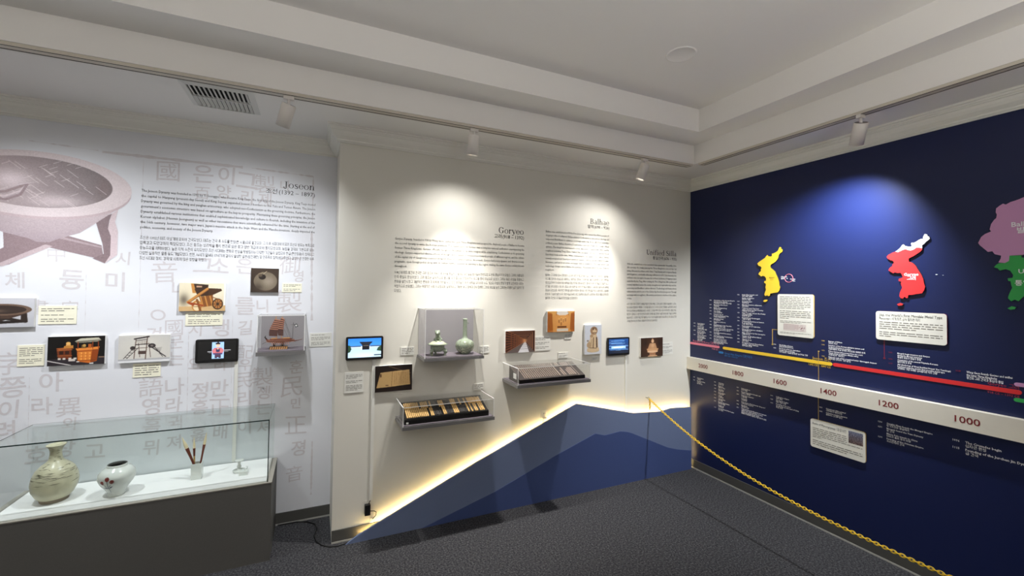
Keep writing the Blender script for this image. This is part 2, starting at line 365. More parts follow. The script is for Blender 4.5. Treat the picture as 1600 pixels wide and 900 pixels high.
def word_bars(mb, F, u0, u1, v1, v0, rows, n, fill=.5, mi=0, lastw=.7, gaps=()):
    """lines of print too small to read: runs of word-length marks"""
    pitch = (v1-v0)/rows
    for r in range(rows):
        if r in gaps: continue
        v = v1-(r+.5)*pitch; h = pitch*fill/2; u = u0; end = u0+(u1-u0)*(lastw if (r == rows-1 or r+1 in gaps) else 1)
        while u < end-1e-4:
            wl = min(random.uniform(.4, 1.7)*pitch*2, end-u)
            mb.quad(F, [(u, v-h), (u+wl, v-h), (u+wl, v+h), (u, v+h)], n, mi); u += wl+pitch*.45

# ------------------------------------------------------------------ printed pictures: small painted rasters turned into coloured cells
class Pic:
    SS = 3
    def __init__(s, w_, h_, bg=(255, 255, 255), alpha=1.0):
        s.w, s.h = w_, h_; s.c = np.zeros((h_*s.SS, w_*s.SS, 3)); s.c[:] = bg; s.a = np.full((h_*s.SS, w_*s.SS), float(alpha))
        yy, xx = np.mgrid[0:h_*s.SS, 0:w_*s.SS]; s.x = (xx+.5)/(w_*s.SS); s.y = (yy+.5)/(h_*s.SS)
    def mask(s, m, col, op=1.0):
        col = col if isinstance(col, np.ndarray) else np.array(col, float)
        m = m.astype(float)*op
        s.c = s.c*(1-m[..., None])+col*m[..., None]; s.a = np.maximum(s.a, m); return s
    def grad(s, c0, c1, axis='y'):
        t = (s.y if axis == 'y' else s.x)[..., None]; s.c = np.array(c0)*(1-t)+np.array(c1)*t; return s
    def inpoly(s, pts):
        m = np.zeros_like(s.x, bool); n = len(pts)
        for i in range(n):
            (x0, y0), (x1, y1) = pts[i], pts[(i+1) % n]
            if y0 == y1: continue
            m ^= ((y0 > s.y) != (y1 > s.y)) & (s.x < (x1-x0)*(s.y-y0)/(y1-y0)+x0)
        return m
    def poly(s, pts, col, op=1.0): return s.mask(s.inpoly(pts), col, op)
    def rect(s, x0, y0, x1, y1, col, op=1.0): return s.mask((s.x > x0) & (s.x < x1) & (s.y > y0) & (s.y < y1), col, op)
    def inell(s, cx, cy, rx, ry, rot=0):
        c, q = math.cos(rot), math.sin(rot); k = s.h/s.w
        dx = (s.x-cx); dy = (s.y-cy)*k; a = (dx*c+dy*q)/rx; b = (-dx*q+dy*c)/(ry*k); return a*a+b*b < 1
    def ell(s, cx, cy, rx, ry, col, op=1.0, rot=0): return s.mask(s.inell(cx, cy, rx, ry, rot), col, op)
    def line(s, x0, y0, x1, y1, wd, col, op=1.0):
        k = s.h/s.w; dx, dy = x1-x0, (y1-y0)*k; L = dx*dx+dy*dy+1e-12
        px, py = s.x-x0, (s.y-y0)*k; t = np.clip((px*dx+py*dy)/L, 0, 1)
        return s.mask((px-t*dx)**2+(py-t*dy)**2 < (wd/2)**2, col, op)
    def soft(s, cx, cy, rx, ry, col, op=1.0):
        d = ((s.x-cx)/rx)**2+((s.y-cy)/ry)**2; m = np.exp(-d*1.5)*op
        s.c = s.c*(1-m[..., None])+np.array(col)*m[..., None]; return s
    def grain(s, amp, cell=2, seed=1):
        g = np.random.default_rng(seed).normal(0, amp, (s.h*s.SS//cell+1, s.w*s.SS//cell+1))
        s.c = s.c+np.kron(g, np.ones((cell, cell)))[:s.h*s.SS, :s.w*s.SS, None]; return s
    def cells(s, paper=(238, 238, 238)):
        r = (s.c*s.a[..., None]).reshape(s.h, s.SS, s.w, s.SS, 3).mean((1, 3)); a = s.a.reshape(s.h, s.SS, s.w, s.SS).mean((1, 3))
        return np.clip(r+(1-a[..., None])*np.array(paper), 0, 255), a
def picture(pic, F, u0, u1, v0, v1, n, name, parent, m='pr', paper=(238, 238, 238)):
    c, a = pic.cells(paper); h, w_ = a.shape
    us = np.linspace(u0, u1, w_+1); vs_ = np.linspace(v1, v0, h+1)
    base = wloc(parent)
    verts = [tuple(Vector(F(u, v, n))-base) for v in vs_ for u in us]
    faces = []; cols = []
    for j in range(h):
        for i in range(w_):
            if a[j, i] < .03: continue
            k = j*(w_+1)+i; faces.append((k+w_+1, k+w_+2, k+1, k)); cols.append(c[j, i])
    me = bpy.data.meshes.new(name); me.from_pydata(verts, [], faces); me.materials.append(M[m])
    at = me.color_attributes.new('Col', 'FLOAT_COLOR', 'CORNER')
    L = np.ones((len(faces), 4, 4)); L[:, :, :3] = linarr(np.array(cols))[:, None, :]
    at.data.foreach_set('color', L.ravel())
    o = bpy.data.objects.new(name, me); COL.objects.link(o); o.parent = parent; WL[o.name] = base
    return o

# ================================================================== the room
XL, YF = -8.6, -7.2            # far left wall, wall behind the viewer
HS, HM, HT = 3.165, 3.345, 3.545   # soffit, ledge, upper ceiling
OX, OY = -.505, -.515          # soffit opening edge, along the right and the back wall
PX, PY = -.76, -.80            # upper step edge
OXL, OYF, PXL, PYF = XL+.505, YF+.515, XL+.76, YF+.80
struct(MB().box(XL, 0, YF, D, -.05, 0).build('floor', 'carpet'))
struct(MB().box(XL-.1, -W, D, D+.1, 0, HS+.03).build('wall_back_left', 'wall_cool'))
struct(MB().box(-W, .1, 0, D+.1, 0, HS+.03).build('wall_back_right', 'wall_warm'))
struct(MB().box(0, .1, YF, 0, 0, HS+.03).build('wall_right', 'navy'))
struct(MB().box(XL-.1, XL, YF, D, 0, HS+.03).build('wall_left', 'other'))
struct(MB().box(XL-.1, .1, YF-.1, YF, 0, HS+.03).build('wall_front', 'other'))
# stepped tray ceiling: soffit ring, first riser, ledge ring, second riser, top
c = MB()
def ring(z, o, i):
    (a, b, cc, d), (e, f, g, h) = o, i      # x0,x1,y0,y1
    v = [(a, cc, z), (b, cc, z), (b, d, z), (a, d, z), (e, g, z), (f, g, z), (f, h, z), (e, h, z)]
    c.add(v, [(0, 4, 5, 1), (1, 5, 6, 2), (2, 6, 7, 3), (3, 7, 4, 0)])
def riser(r, z0, z1):
    a, b, cc, d = r; v = [(x, y, z) for z in (z0, z1) for x, y in ((a, cc), (b, cc), (b, d), (a, d))]
    c.add(v, [(i, (i+1) % 4, (i+1) % 4+4, i+4) for i in range(4)])
ring(HS, (XL, 0, YF, D), (OXL, OX, OYF, OY)); riser((OXL, OX, OYF, OY), HS, HM)
ring(HM, (OXL, OX, OYF, OY), (PXL, PX, PYF, PY)); riser((PXL, PX, PYF, PY), HM, HT)
c.add([(PXL, PYF, HT), (PX, PYF, HT), (PX, PY, HT), (PXL, PY, HT)], [(3, 2, 1, 0)])
c.box(XL-.1, .1, YF-.1, D+.1, HT+.03, HT+.1)
struct(c.build('ceiling', 'ceiling'))
# crown moulding, mitred at every corner
PROF = [(0, 3.05), (.010, 3.05), (.016, 3.058), (.024, 3.062), (.025, 3.071), (.034, 3.078), (.05, 3.092), (.06, 3.108), (.066, 3.126), (.073, 3.128), (.075, 3.137), (.081, 3.139), (.083, 3.15), (.094, 3.153), (.095, 3.165)]
PATH = [((XL, D), (0, -1)), ((-W, D), (-1, -1)), ((-W, 0), (-1, -1)), ((0, 0), (-1, -1)), ((0, YF), (-1, 0))]
for k in range(4):
    m = MB(); (a, da), (b, db) = PATH[k], PATH[k+1]
    v = [(a[0]+da[0]*o, a[1]+da[1]*o, z) for o, z in PROF]+[(b[0]+db[0]*o, b[1]+db[1]*o, z) for o, z in PROF]
    n = len(PROF); m.add(v, [(i, i+n, i+n+1, i+1) for i in range(n-1)])
    struct(m.build('trim_%d' % (k+1), 'trim'))
# vinyl baseboards with a pale toe strip
def baseboard(name, F, u0, u1, v1=.095):
    o = struct(MB().wbox(F, u0, u1, .012, v1, 0, .008).build(name, 'base'))
    MB().wbox(F, u0, u1, 0, .012, 0, .011).build('toe_strip', 'toe', o)
baseboard('baseboard_back_left', FJ, XL, -W)
baseboard('baseboard_back_right', FG, -W, -.012)
baseboard('baseboard_right', FB, .0, -YF)

# ================================================================== track lighting
def rail(a, b, along, label):
    t = thing('track_rail', (a[0], a[1], HS), label, 'track')
    m = MB(); s = MB()
    w_ = .032
    if along == 'x':
        m.box(a[0], b[0], a[1]-w_, a[1]+w_, HS-.018, HS); s.box(a[0]+.02, b[0]-.02, a[1]-.004+.022, a[1]+.004+.022, HS-.019, HS-.012); s.box(a[0]+.02, b[0]-.02, a[1]-.028, a[1]-.022, HS-.019, HS-.012)
    else:
        m.box(a[0]-w_, a[0]+w_, b[1], a[1], HS-.018, HS); s.box(a[0]+.019, a[0]+.026, b[1]+.02, a[1]-.02, HS-.019, HS-.012); s.box(a[0]-.028, a[0]-.022, b[1]+.02, a[1]-.02, HS-.019, HS-.012)
    m.build('housing', 'rail', t); s.build('slot', 'slot', t)
rail((XL+.5, -.478, 0), (-.52, -.478, 0), 'x', 'pale lighting track under the soffit edge along the white walls')
rail((-.468, -.56, 0), (-.468, YF+.5, 0), 'y', 'pale lighting track under the soffit edge along the navy wall')
rail((XL+.6, YF+.478, 0), (-.52, YF+.478, 0), 'x', 'added unseen pale lighting track along the wall facing the white walls')  # unseen track, added to carry the rear fill lamps
def lamp(x, y, target, power, label, angle=60, blend=.8, color=(1, .975, .94), size=.025, spill=0):
    z = HS-.018
    t = thing('track_lamp', (x, y, z), label, 'lamp', 'cylinder track lamps')
    MB().box(x-.03, x+.03, y-.014, y+.014, z-.022, z).build('adapter', 'lamp', t)
    piv = Vector((x, y, z-.062)); d = (Vector(target)-piv).normalized()
    MB().cyl((x, y, z-.02), (x, y, z-.062), .009, n=10).ball(piv, .016, 10).build('swivel', 'lamp', t)
    p0 = piv-d*.012; p1 = piv+d*.135; R = .042; h = MB()
    # open-ended housing: outer wall, rim, recessed reflector
    a = d.orthogonal().normalized(); b = d.cross(a); n = 28; v = []
    for q, r in ((p0, R-.004), (p0+d*.004, R), (p1, R), (p1, R-.005), (p1-d*.03, R-.012)):
        v += [q+(a*math.cos(6.2832*i/n)+b*math.sin(6.2832*i/n))*r for i in range(n)]
    h.add(v, [(k*n+i, k*n+(i+1) % n, (k+1)*n+(i+1) % n, (k+1)*n+i) for k in range(4) for i in range(n)], 0, True)
    h.add(v, [tuple(range(n))[::-1]], 1)
    head = h.build('head', ['lamp', 'lamp_back'], t)
    MB().cyl(p1-d*.032, p1-d*.029, R-.011, n=24).build('lens', 'lens', head)
    for nm, pw, an in (('lamp_beam', power, angle), ('lamp_spill', spill, 138)):      # the reflector's beam and the wide spill around it
        if not pw: continue
        L = bpy.data.lights.new(nm, 'SPOT'); L.energy = pw; L.spot_size = math.radians(an); L.spot_blend = blend
        L.color = color; L.shadow_soft_size = size
        lo = bpy.data.objects.new(nm, L); COL.objects.link(lo); lo.parent = t
        lo.location = p1+d*.004-Vector((x, y, z)); lo.rotation_euler = d.to_track_quat('-Z', 'Y').to_euler()
COOL = (.93, .965, 1)
lamp(-3.994, -.478, (-4.65, D, .8), 66, 'white track lamp beside the ceiling vent aimed at the calligraphy mural', 84, 1, COOL, spill=46)
lamp(-2.743, -.478, (-2.78, 0, .5), 180, 'white track lamp above the tall celadon case aimed at the white wall', 66, 1, spill=33)
lamp(-1.085, -.478, (-1.72, 0, .6), 185, 'white track lamp with glowing mouth near the corner of the two walls', 68, 1, spill=33)
lamp(-.468, -1.894, (0, -1.35, 1.8), 270, 'white track lamp over the navy timeline wall', 104, 1, COOL)
lamp(-5.55, -.478, (-5.4, D, .8), 62, 'white track lamp above the printed bowl of the mural', 84, 1, COOL, spill=46)
lamp(-7.0, -.478, (-6.8, D, 1.5), 55, 'white track lamp past the glass floor case', 90, 1, COOL)
lamp(-.468, -3.5, (0, -3.9, 1.7), 55, 'added unseen white track lamp over the far stretch of the navy wall', 88, 1, COOL)  # unseen lamp beside the camera, added for more wall brightness
for x, wh in ((-7.2, 'farthest from the navy wall'), (-5.4, 'third from the navy wall'), (-3.6, 'second from the navy wall'), (-1.8, 'nearest the navy wall')):  # unseen lamps, added to bounce fill light off the rear wall
    lamp(x, YF+.478, (x, YF, .9), 120, 'added unseen white track lamp aimed at the wall opposite the white walls, '+wh, 130, 1)
def uplighter(x, y, power, label):  # unseen lamp behind the camera, added to brighten the ceiling
    t = thing('fill_uplighter', (x, y, 0), label, 'fill light', 'added fill lights')
    MB().lathe((x, y, 0), [(.15, 0), (.15, .015), (.03, .03), (0, .03)], 28).build('base', 'black', t)
    MB().cyl((x, y, .02), (x, y, 1.68), .012, n=12).build('pole', 'black', t)
    MB().lathe((x, y, 1.66), [(.0, 0), (.05, .01), (.11, .05), (.16, .12), (.155, .12), (.1, .055), (.0, .02)], 32).build('bowl', 'white', t)
    L = bpy.data.lights.new('fill_light', 'SPOT'); L.energy = power; L.spot_size = math.radians(165); L.spot_blend = .6; L.shadow_soft_size = .08; L.color = (1, .985, .965)
    lo = bpy.data.objects.new('fill_light', L); COL.objects.link(lo); lo.parent = t; lo.location = (0, 0, 1.79); lo.rotation_euler = (math.pi, 0, 0)
uplighter(-5.9, -4.7, 165, 'added unseen fill light, black with white bowl, far from the navy wall')
uplighter(-2.6, -4.7, 165, 'added unseen fill light, black with white bowl, nearer the navy wall')
# more ceiling fittings
t = thing('ceiling_vent', (-4.4, -.2, HS), 'square white louvred air vent in the soffit', 'vent')
x0, x1, y0, y1 = -4.594, -4.198, -.415, 0
f = MB(); b = .035
v = [(x0, y0, HS-.001), (x1, y0, HS-.001), (x1, y1, HS-.001), (x0, y1, HS-.001), (x0+b, y0+b, HS-.014), (x1-b, y0+b, HS-.014), (x1-b, y1-b, HS-.014), (x0+b, y1-b, HS-.014)]
f.add(v, [(0, 1, 5, 4), (1, 2, 6, 5), (2, 3, 7, 6), (3, 0, 4, 7)])
f.box(x0+b-.004, x0+b, y0+b, y1-b, HS-.014, HS-.001).box(x1-b, x1-b+.004, y0+b, y1-b, HS-.014, HS-.001).box(x0+b, x1-b, y0+b-.004, y0+b, HS-.014, HS-.001).box(x0+b, x1-b, y1-b, y1-b+.004, HS-.014, HS-.001)
f.build('frame', 'vent', t)
MB().box(x0+b, x1-b, y0+b, y1-b, HS-.0015, HS-.0005).build('duct_opening', 'duct', t)
ns = 13; ym = (y0+y1)/2
for ya, yb, sg in ((y0+b, ym, -1), (ym, y1-b, 1)):
    for i in range(ns):
        xx = x0+b+(x1-x0-2*b)*(i+.5)/ns; pr = [(-.010, -.0135), (-.0085, -.0145), (.007, -.003), (.0055, -.002)]
        if sg < 0: pr = [(-a, h) for a, h in pr][::-1]
        MB().add([(xx+a, yy, HS+h) for yy in (ya, yb) for a, h in pr],
                 [(0, 1, 2, 3), (7, 6, 5, 4), (0, 4, 5, 1), (1, 5, 6, 2), (2, 6, 7, 3), (3, 7, 4, 0)]).build('slat', 'vent', t)
MB().box(x0+b, x1-b, (y0+y1)/2-.004, (y0+y1)/2+.004, HS-.0145, HS-.002).build('divider', 'vent', t)
m = MB().lathe((-1.588, -1.394, HT), [(0, -.004), (.088, -.004), (.091, -.006), (.098, -.004), (.1, 0)], 40)
tag(m.build('ceiling_disc', 'ceiling', None, (-1.588, -1.394, HT)), 'flush round white cover plate on the upper ceiling', 'ceiling cover')

# ================================================================== mountain panel with its light strip
t = thing('mountain_panel', (-1.8, -.06, 0), 'blue layered mountain silhouette panel glowing along its ridge', 'wall panel')
FAR = [(-3.566, .0), (-3.476, .053), (-2.583, .431), (-1.528, .851), (-.839, .688), (-.48, .666), (-.33, .686), (-.05, .670), (-.04, .0)]
NEAR = [(-2.989, .0), (-2.362, .173), (-1.748, .398), (-1.31, .543), (-1.199, .511), (-1.1, .519), (-1.01, .527), (-.93, .512), (-.865, .491), (-.389, .281), (-.25, .24), (-.045, .2), (-.045, .0)]
MB().prism(FG, FAR, .045, .060).build('far_ridge', 'ridge_far', t)
MB().prism(FG, NEAR, .060, .063).build('near_ridge', 'ridge_near', t)
led = MB()
ridge = FAR[1:-1]
for (u0, v0), (u1, v1) in zip(ridge, ridge[1:]):
    dx, dz = u1-u0, v1-v0; L_ = math.hypot(dx, dz); nx, nz = dz/L_, -dx/L_      # points into the panel
    a = .022; p = [(u0+nx*a, v0+nz*a), (u1+nx*a, v1+nz*a), (u1+nx*(a+.008), v1+nz*(a+.008)), (u0+nx*(a+.008), v0+nz*(a+.008))]
    led.prism(FG, p, .036, .044)
led.prism(FG, [(-.066, .02), (-.058, .02), (-.058, .64), (-.066, .64)], .036, .044)
led.build('led_strip', 'led', t)
for u, v in ((-3.2, .1), (-2.4, .42), (-1.5, .7), (-.7, .5), (-.2, .5), (-1.5, .1), (-.3, .1)):
    if v < .5 or True: MB().wbox(FG, u-.02, u+.02, v-.03, v+.0, 0.0, .045).build('spacer', 'white', t)

# ================================================================== wall texts
def wall_text(F, label, head, sub, eng, kor, hu, hv, hh, sv, ssz, u0, u1, ev, epitch, esz, kv, kpitch, ksz):
    t = thing('text_block', F(u0, kv, 0), label, 'wall text', 'period introductions')
    ru = hu
    for wd_ in head.split(' ')[::-1]: m = MB(); ru -= serif(wd_, m, F, ru, hv, hh)+hh*.4; m.build('heading', 'ink', t)
    nm, dt = sub.split(' ', 1)
    m = MB(); wd_ = put_line(m, F, dt, hu, sv, ssz, align='R', res=2); m.build('dates', 'ink', t)
    m = MB(); put_line(m, F, nm, hu-wd_-ssz*.25, sv, ssz, align='R', res=2); m.build('korean_name', 'ink', t)
    paragraph(F, eng, u0, u1, ev, epitch, esz, 'english_text', t)
    paragraph(F, kor, u0, u1, kv, kpitch, ksz, 'korean_text', t)
wall_text(FJ, 'black Joseon introduction lettering on the calligraphy mural', 'Joseon', '조선 (1392 – 1897)', [
 'The Joseon Dynasty was founded in 1392 by Yi Seonggye, who became King Taejo, the first king of the Joseon Dynasty. King Taejo moved',
 'the capital to Hanyang (present-day Seoul) and King Sejong expanded Joseon’s borders to the Yalu and Tumen Rivers. The Joseon',
 'Dynasty was governed by the king and yangban aristocracy, who adopted neo-Confucianism as the governing doctrine. Furthermore, the',
 'government’s economic structure was based on agriculture as the key to prosperity. Maintaining these governing principles, the Joseon',
 'Dynasty established various institutions that enabled sophisticated knowledge and culture to flourish, including the invention of the',
 'Korean alphabet (Hunmin Jeongeum) as well as other innovations that were scientifically advanced for the time. Starting at the end of',
 'the 16th century, however, two major wars, Japan’s massive attack in the Imjin Wars and the Manchu invasions, deeply impacted the',
 'politics, economy, and society of the Joseon Dynasty.'], [
 '조선은 1392년 태조 이성계에 의하여 건국되었다. 태조는 건국 후 수도를 한양(현 서울)으로 옮겼으며, 그 이후 세종대에 이르러 조선의 영토는 북쪽으로',
 '압록강과 두만강까지 확장되었다. 조선 왕조는 성리학을 통치 원리로 삼은 왕과 양반 계급에 의해 통치되었으며, 농업을 경제의 기본으로 삼는',
 '중농주의를 채택하였다. 높은 지적 수준이 유지되었던 조선 시대에는 문화의 번성을 뒷받침하는 다양한 기관들이 설립되어 한글(훈민정음)이 창제되고',
 '다양한 실용적인 물품 등도 개발되었다. 한편, 16세기 말부터 17세기에 걸쳐서 발생한 일본(임진왜란) 및 만주족의 침략(병자호란)과 같았던 큰 전쟁은 이후',
 '조선 시대의 정치, 경제 및 사회에 많은 영향을 끼쳤다.'],
 -3.835, 2.748, .052, 2.692, .048, -4.99, -3.83, 2.638, .0385, .0285, 2.29, .0375, .027)
wall_text(FG, 'black Goryeo introduction lettering on the white wall above the celadon case', 'Goryeo', '고려 (918 – 1392)', [
 'Goryeo Dynasty, founded in 918 by Wang Geon, unified the Later Three Kingdoms and accepted the displaced people of Balhae to become',
 'the second dynasty to unite the Korean peninsula. The reunification by Goryeo was a complete national unification encompassing the',
 'former Three Kingdoms. Goryeo officially recognized Buddhism as its state religion while establishing Confucianism as its governing',
 'ideology. Goryeo supported diverse schools of thought and a culture of inclusiveness towards people of different regions, and the culture',
 'of the capital city of Gaegyeong coexisted alongside those of outlying provinces. As a result, Goryeo had a very dynamic and diverse society,',
 'pragmatic, open foreign policy along with its military further elevated its standing in the region, making the name Goryeo widely known',
 'throughout.'], [
 '918년에 태조 왕건이 건국한 고려 왕조는 936년 후삼국을 통일하고 발해의 유민들을 받아들여 한반도의 두 번째 통일국가가 되었다. 고려의 재통일은',
 '민족 통일의 완성이었다. 고려 왕조는 공식적으로 불교를 국가 종교로 인정하면서 유교를 통치 이념으로 삼았다. 고려는 여러 사상을 포용하고',
 '문화를 발전시켰고 개방적인 문화와 각 지역에 기반을 두고 있던 호족들이 여러 세력을 유지하며 수도 개경의 지방의 문화가 함께 공존하며 사회는',
 '복합적으로 변화했다. 고려는 역동적인 사회가 되었으며, 실용적이고 개방된 외교 정책과 군사 정책이 고려의 위상을 높여 고려라는 이름이 널리 알려지게',
 '되었다.'],
 -2.079, 2.437, .052, 2.392, .042, -3.236, -2.075, 2.345, .037, .0275, 2.07, .0372, .0265)
wall_text(FG, 'black Balhae introduction lettering above the orange grotto photograph', 'Balhae', '발해 (698 – 926)', [
 'Balhae was established in 698 by Dae Joyeong, who united the Mohe people of',
 'Goguryeo after it collapsed. Balhae adopted Confucianism as its political ideology and',
 'respected Buddhism to enhance sovereign authority. In an effort to centralize',
 'political power, Balhae dispatched local leaders and ruled them into a single official',
 'system. The kingdom maintained a close diplomatic relationship with nearby',
 'neighbors including Tang China, Unified Silla, and Japan, and played a pivotal role in',
 'East Asian trade at the time. While maintaining its own independent culture, Balhae',
 'actively accepted and developed advanced Chinese cultures such as political systems,',
 'literature, and art in an active exchange with its neighbors. Thriving culture and',
 'technology changes earned Balhae the nickname “Flourishing Land in the East” from its',
 'neighbors.'], [
 '발해는 고구려의 장수 대조영이 고구려 유민과 말갈족을 이끌고 698년에 건국하였다. 발해는',
 '유교를 정치적 이념으로 채택하고 왕권을 강화하기 위해 불교를 숭상하였다. 정치 권력을',
 '중앙집권화하기 위해 지방 세력을 단일 체계로 흡수하였다. 왕국은 이웃 국가들과 긴밀한 외교',
 '관계를 유지하였다. 당나라, 통일 신라, 일본 등 이웃 국가들과 활발히 교류하며 동아시아 무역의',
 '중심이 되었으며, 독자적인 문화를 발전시키면서 중국의 선진 문화를 적극 수용하였다. 발해의',
 '문화와 기술의 발전으로 주변국들로부터 바다 동쪽의 융성한 나라라는 뜻의 해동성국이라',
 '불리며 주변의 국가들에게 번영을 인정받았다.'],
 -1.117, 2.592, .052, 2.551, .04, -1.848, -1.121, 2.495, .0362, .026, 2.083, .0362, .025)
wall_text(FG, 'black Unified Silla introduction lettering beside the room corner', 'Unified Silla', '통일신라 (676 – 935)', [
 'With the establishment of its centralized state system after the middle of the',
 '6th century, the rivalry among the Three Kingdoms entered into full',
 'swing. Silla joined an alliance with China’s Tang Dynasty and conquered Baekje',
 'and Goguryeo, eventually achieving unification in 676. Unfortunately, the',
 'unification was incomplete because the northern territories of Goguryeo were',
 'controlled by the Tang. After unifying the Three Kingdoms, Silla’s politics and',
 'society stabilized under the newly strengthened royal authority, and the',
 'economy and Buddhist culture thrived. Technology and trade drove',
 'advancements, and the arts of the Golden Age flourished prosperous. Through',
 'exchanges with its neighbors, Silla actively participated in the flow of the culture',
 'of Asia.'], [
 '6세기 중반 이후 고대국가 체제를 확립한 신라와 백제, 고구려 삼국의 경쟁이 치열해졌다. 신라는',
 '당나라와 연합하여 백제와 고구려를 멸망시키고, 이후 당과의 전쟁에서 승리하여 676년',
 '한반도의 중부와 남부를 통일하였다. 하지만 고구려의 북쪽 영토는 당이 차지하였다. 통일신라는',
 '왕권이 강화되고, 정치적 안정과 함께 경제와 불교문화가 발전하였으며 기술과 무역이',
 '발달하였다. 신라의 황금기라 불리는 이 시기에 석굴암과 불국사 등 뛰어난 유산을 남기며',
 '교류를 통해 아시아 문화의 흐름에 적극적으로 참여하였다.'],
 -.207, 2.318, .052, 2.272, .04, -.888, -.209, 2.222, .0358, .025, 1.805, .0352, .024)

# ================================================================== calligraphy mural
t = thing('calligraphy_mural', FJ(-4.8, .1, 0), 'faded calligraphy and stone sundial bowl printed on the recessed wall', 'mural')
GL = [('國', -4.836, 2.785, .183), ('은', -4.618, 2.792, .168), ('이', -4.468, 2.8, .171), ('그', -4.329, 2.776, .174), ('製', -4.204, 2.759, .187), ('나', -4.057, 2.765, .106), ('百', -4.622, 2.643, .118), ('양', -4.481, 2.668, .131), ('리', -4.326, 2.643, .134), ('졔', -4.201, 2.635, .135), ('音', -4.84, 2.03, .2), ('그', -4.601, 2.09, .15), ('소', -4.498, 2.09, .149), ('은', -4.327, 2.09, .152), ('御', -4.01, 2.11, .19), ('영', -3.945, 2.018, .117), ('中', -5.44, 2.137, .132), ('듕', -5.356, 1.962, .169), ('미', -5.122, 1.953, .175), ('체', -5.641, 1.952, .137), ('시', -5.084, 2.12, .121), ('나', -4.739, 1.907, .145), ('ㅇ', -4.869, 1.711, .16), ('겨', -4.892, 1.57, .132), ('國', -4.771, 1.614, .144), ('문', -4.76, 1.508, .125), ('시', -4.64, 1.596, .126), ('랭', -4.476, 1.606, .169), ('를', -4.318, 1.775, .173), ('길', -4.314, 1.602, .142), ('製', -4.007, 1.815, .233), ('니', -4.199, 1.774, .134), ('配', -4.31, 1.41, .131), ('字', -5.652, 1.4, .187), ('쯩', -5.629, 1.241, .169), ('이', -5.646, 1.095, .152), ('아', -5.441, 1.261, .165), ('라', -5.482, 1.104, .148), ('異', -5.345, 1.081, .159), ('語', -4.897, 1.185, .179), ('영', -4.893, 1.04, .16), ('흠', -4.882, .903, .141), ('는', -4.753, 1.384, .125), ('나', -4.756, 1.174, .162), ('라', -4.756, 1.04, .143), ('귁', -4.745, .906, .124), ('요', -4.634, 1.338, .107), ('정', -4.6, 1.132, .156), ('흥', -4.597, 1.005, .146), ('라', -4.469, 1.318, .119), ('만', -4.473, 1.141, .159), ('正', -4.47, .992, .158), ('우', -4.307, 1.308, .111), ('民', -4.313, 1.188, .151), ('리', -4.305, 1.046, .142), ('製', -4.186, 1.209, .185), ('졩', -4.175, 1.08, .133), ('는', -4.172, .96, .143), ('훈', -3.943, 1.27, .137), ('民', -3.972, 1.109, .2), ('민', -3.941, .97, .106), ('正', -3.937, .791, .178), ('졍', -3.914, .599, .158), ('音', -3.938, .394, .157), ('려', -5.658, .962, .152), ('와', -5.335, .966, .114), ('書', -5.52, 1.772, .13), ('字', -5.358, 1.77, .115),
      ('장', -5.36, .80, .15), ('호', -5.5, .78, .14), ('고', -5.2, .76, .13), ('뮈', -4.885, .74, .14), ('져', -4.75, .76, .13), ('홇', -4.6, .8, .14), ('배', -4.46, .8, .14), ('이', -4.3, .82, .14), ('셔', -4.17, .8, .14)]
for ci, (ch, u, v, h) in enumerate(GL):
    g, fc = glyphs(ch, 0 if ch > '\ud7ff' or ch < '\uac00' else .012, 5); cx, cy = (g[:, 0].min()+g[:, 0].max())/2, (g[:, 1].min()+g[:, 1].max())/2; s = h/max(np.ptp(g[:, 1]), .8)*.8
    MB().add([FJ(u+(a-cx)*s-.05*(b-cy)*s*math.sin(ci*2.1), v+(b-cy)*s+.06*(a-cx)*s*math.sin(ci*1.3+1), .0004+.000012*ci) for a, b in g], fc).build('printed_character', 'faded', t)
def rough_bar(p, q, w_, seg=26, skip=0):
    bm_ = MB(); ws = [w_*(random.uniform(.1, .3) if random.random() < skip else random.uniform(.5, 1.1)) for _ in range(seg+1)]
    p = Vector(p); q = Vector(q); d = (q-p)/seg; nn = Vector((-d.y, d.x)).normalized()
    for i in range(seg):
        a, b = p+d*i, p+d*(i+1); w0, w1 = ws[i], ws[i+1]
        pts = [a-nn*w0, b-nn*w1, b+nn*w1, a+nn*w0]
        bm_.quad(FJ, [(x.x, x.y) for x in pts], .0002)
    bm_.build('border_line', 'faded', t)
rough_bar((-5.218, 2.878), (-4.36, 2.878), .013); rough_bar((-4.3, 2.88), (-3.85, 2.865), .008, 20, .2); rough_bar((-5.6, 2.90), (-5.24, 2.885), .006, 20, .6)
rough_bar((-3.849, 2.49), (-3.849, 2.865), .006, 20, .35); rough_bar((-3.852, 2.40), (-3.835, 1.65), .009, 34, .15); rough_bar((-3.81, .64), (-3.81, .2), .008, 24, .1)
for u, a, b in ((-4.985, 2.85, 1.3), (-5.28, 2.0, 1.35), (-4.68, 1.6, .9), (-4.4, 1.7, .9), (-4.12, 1.4, .8), (-5.55, 1.3, .8)): rough_bar((u, a), (u+.005, b), .0022, 40, .5)
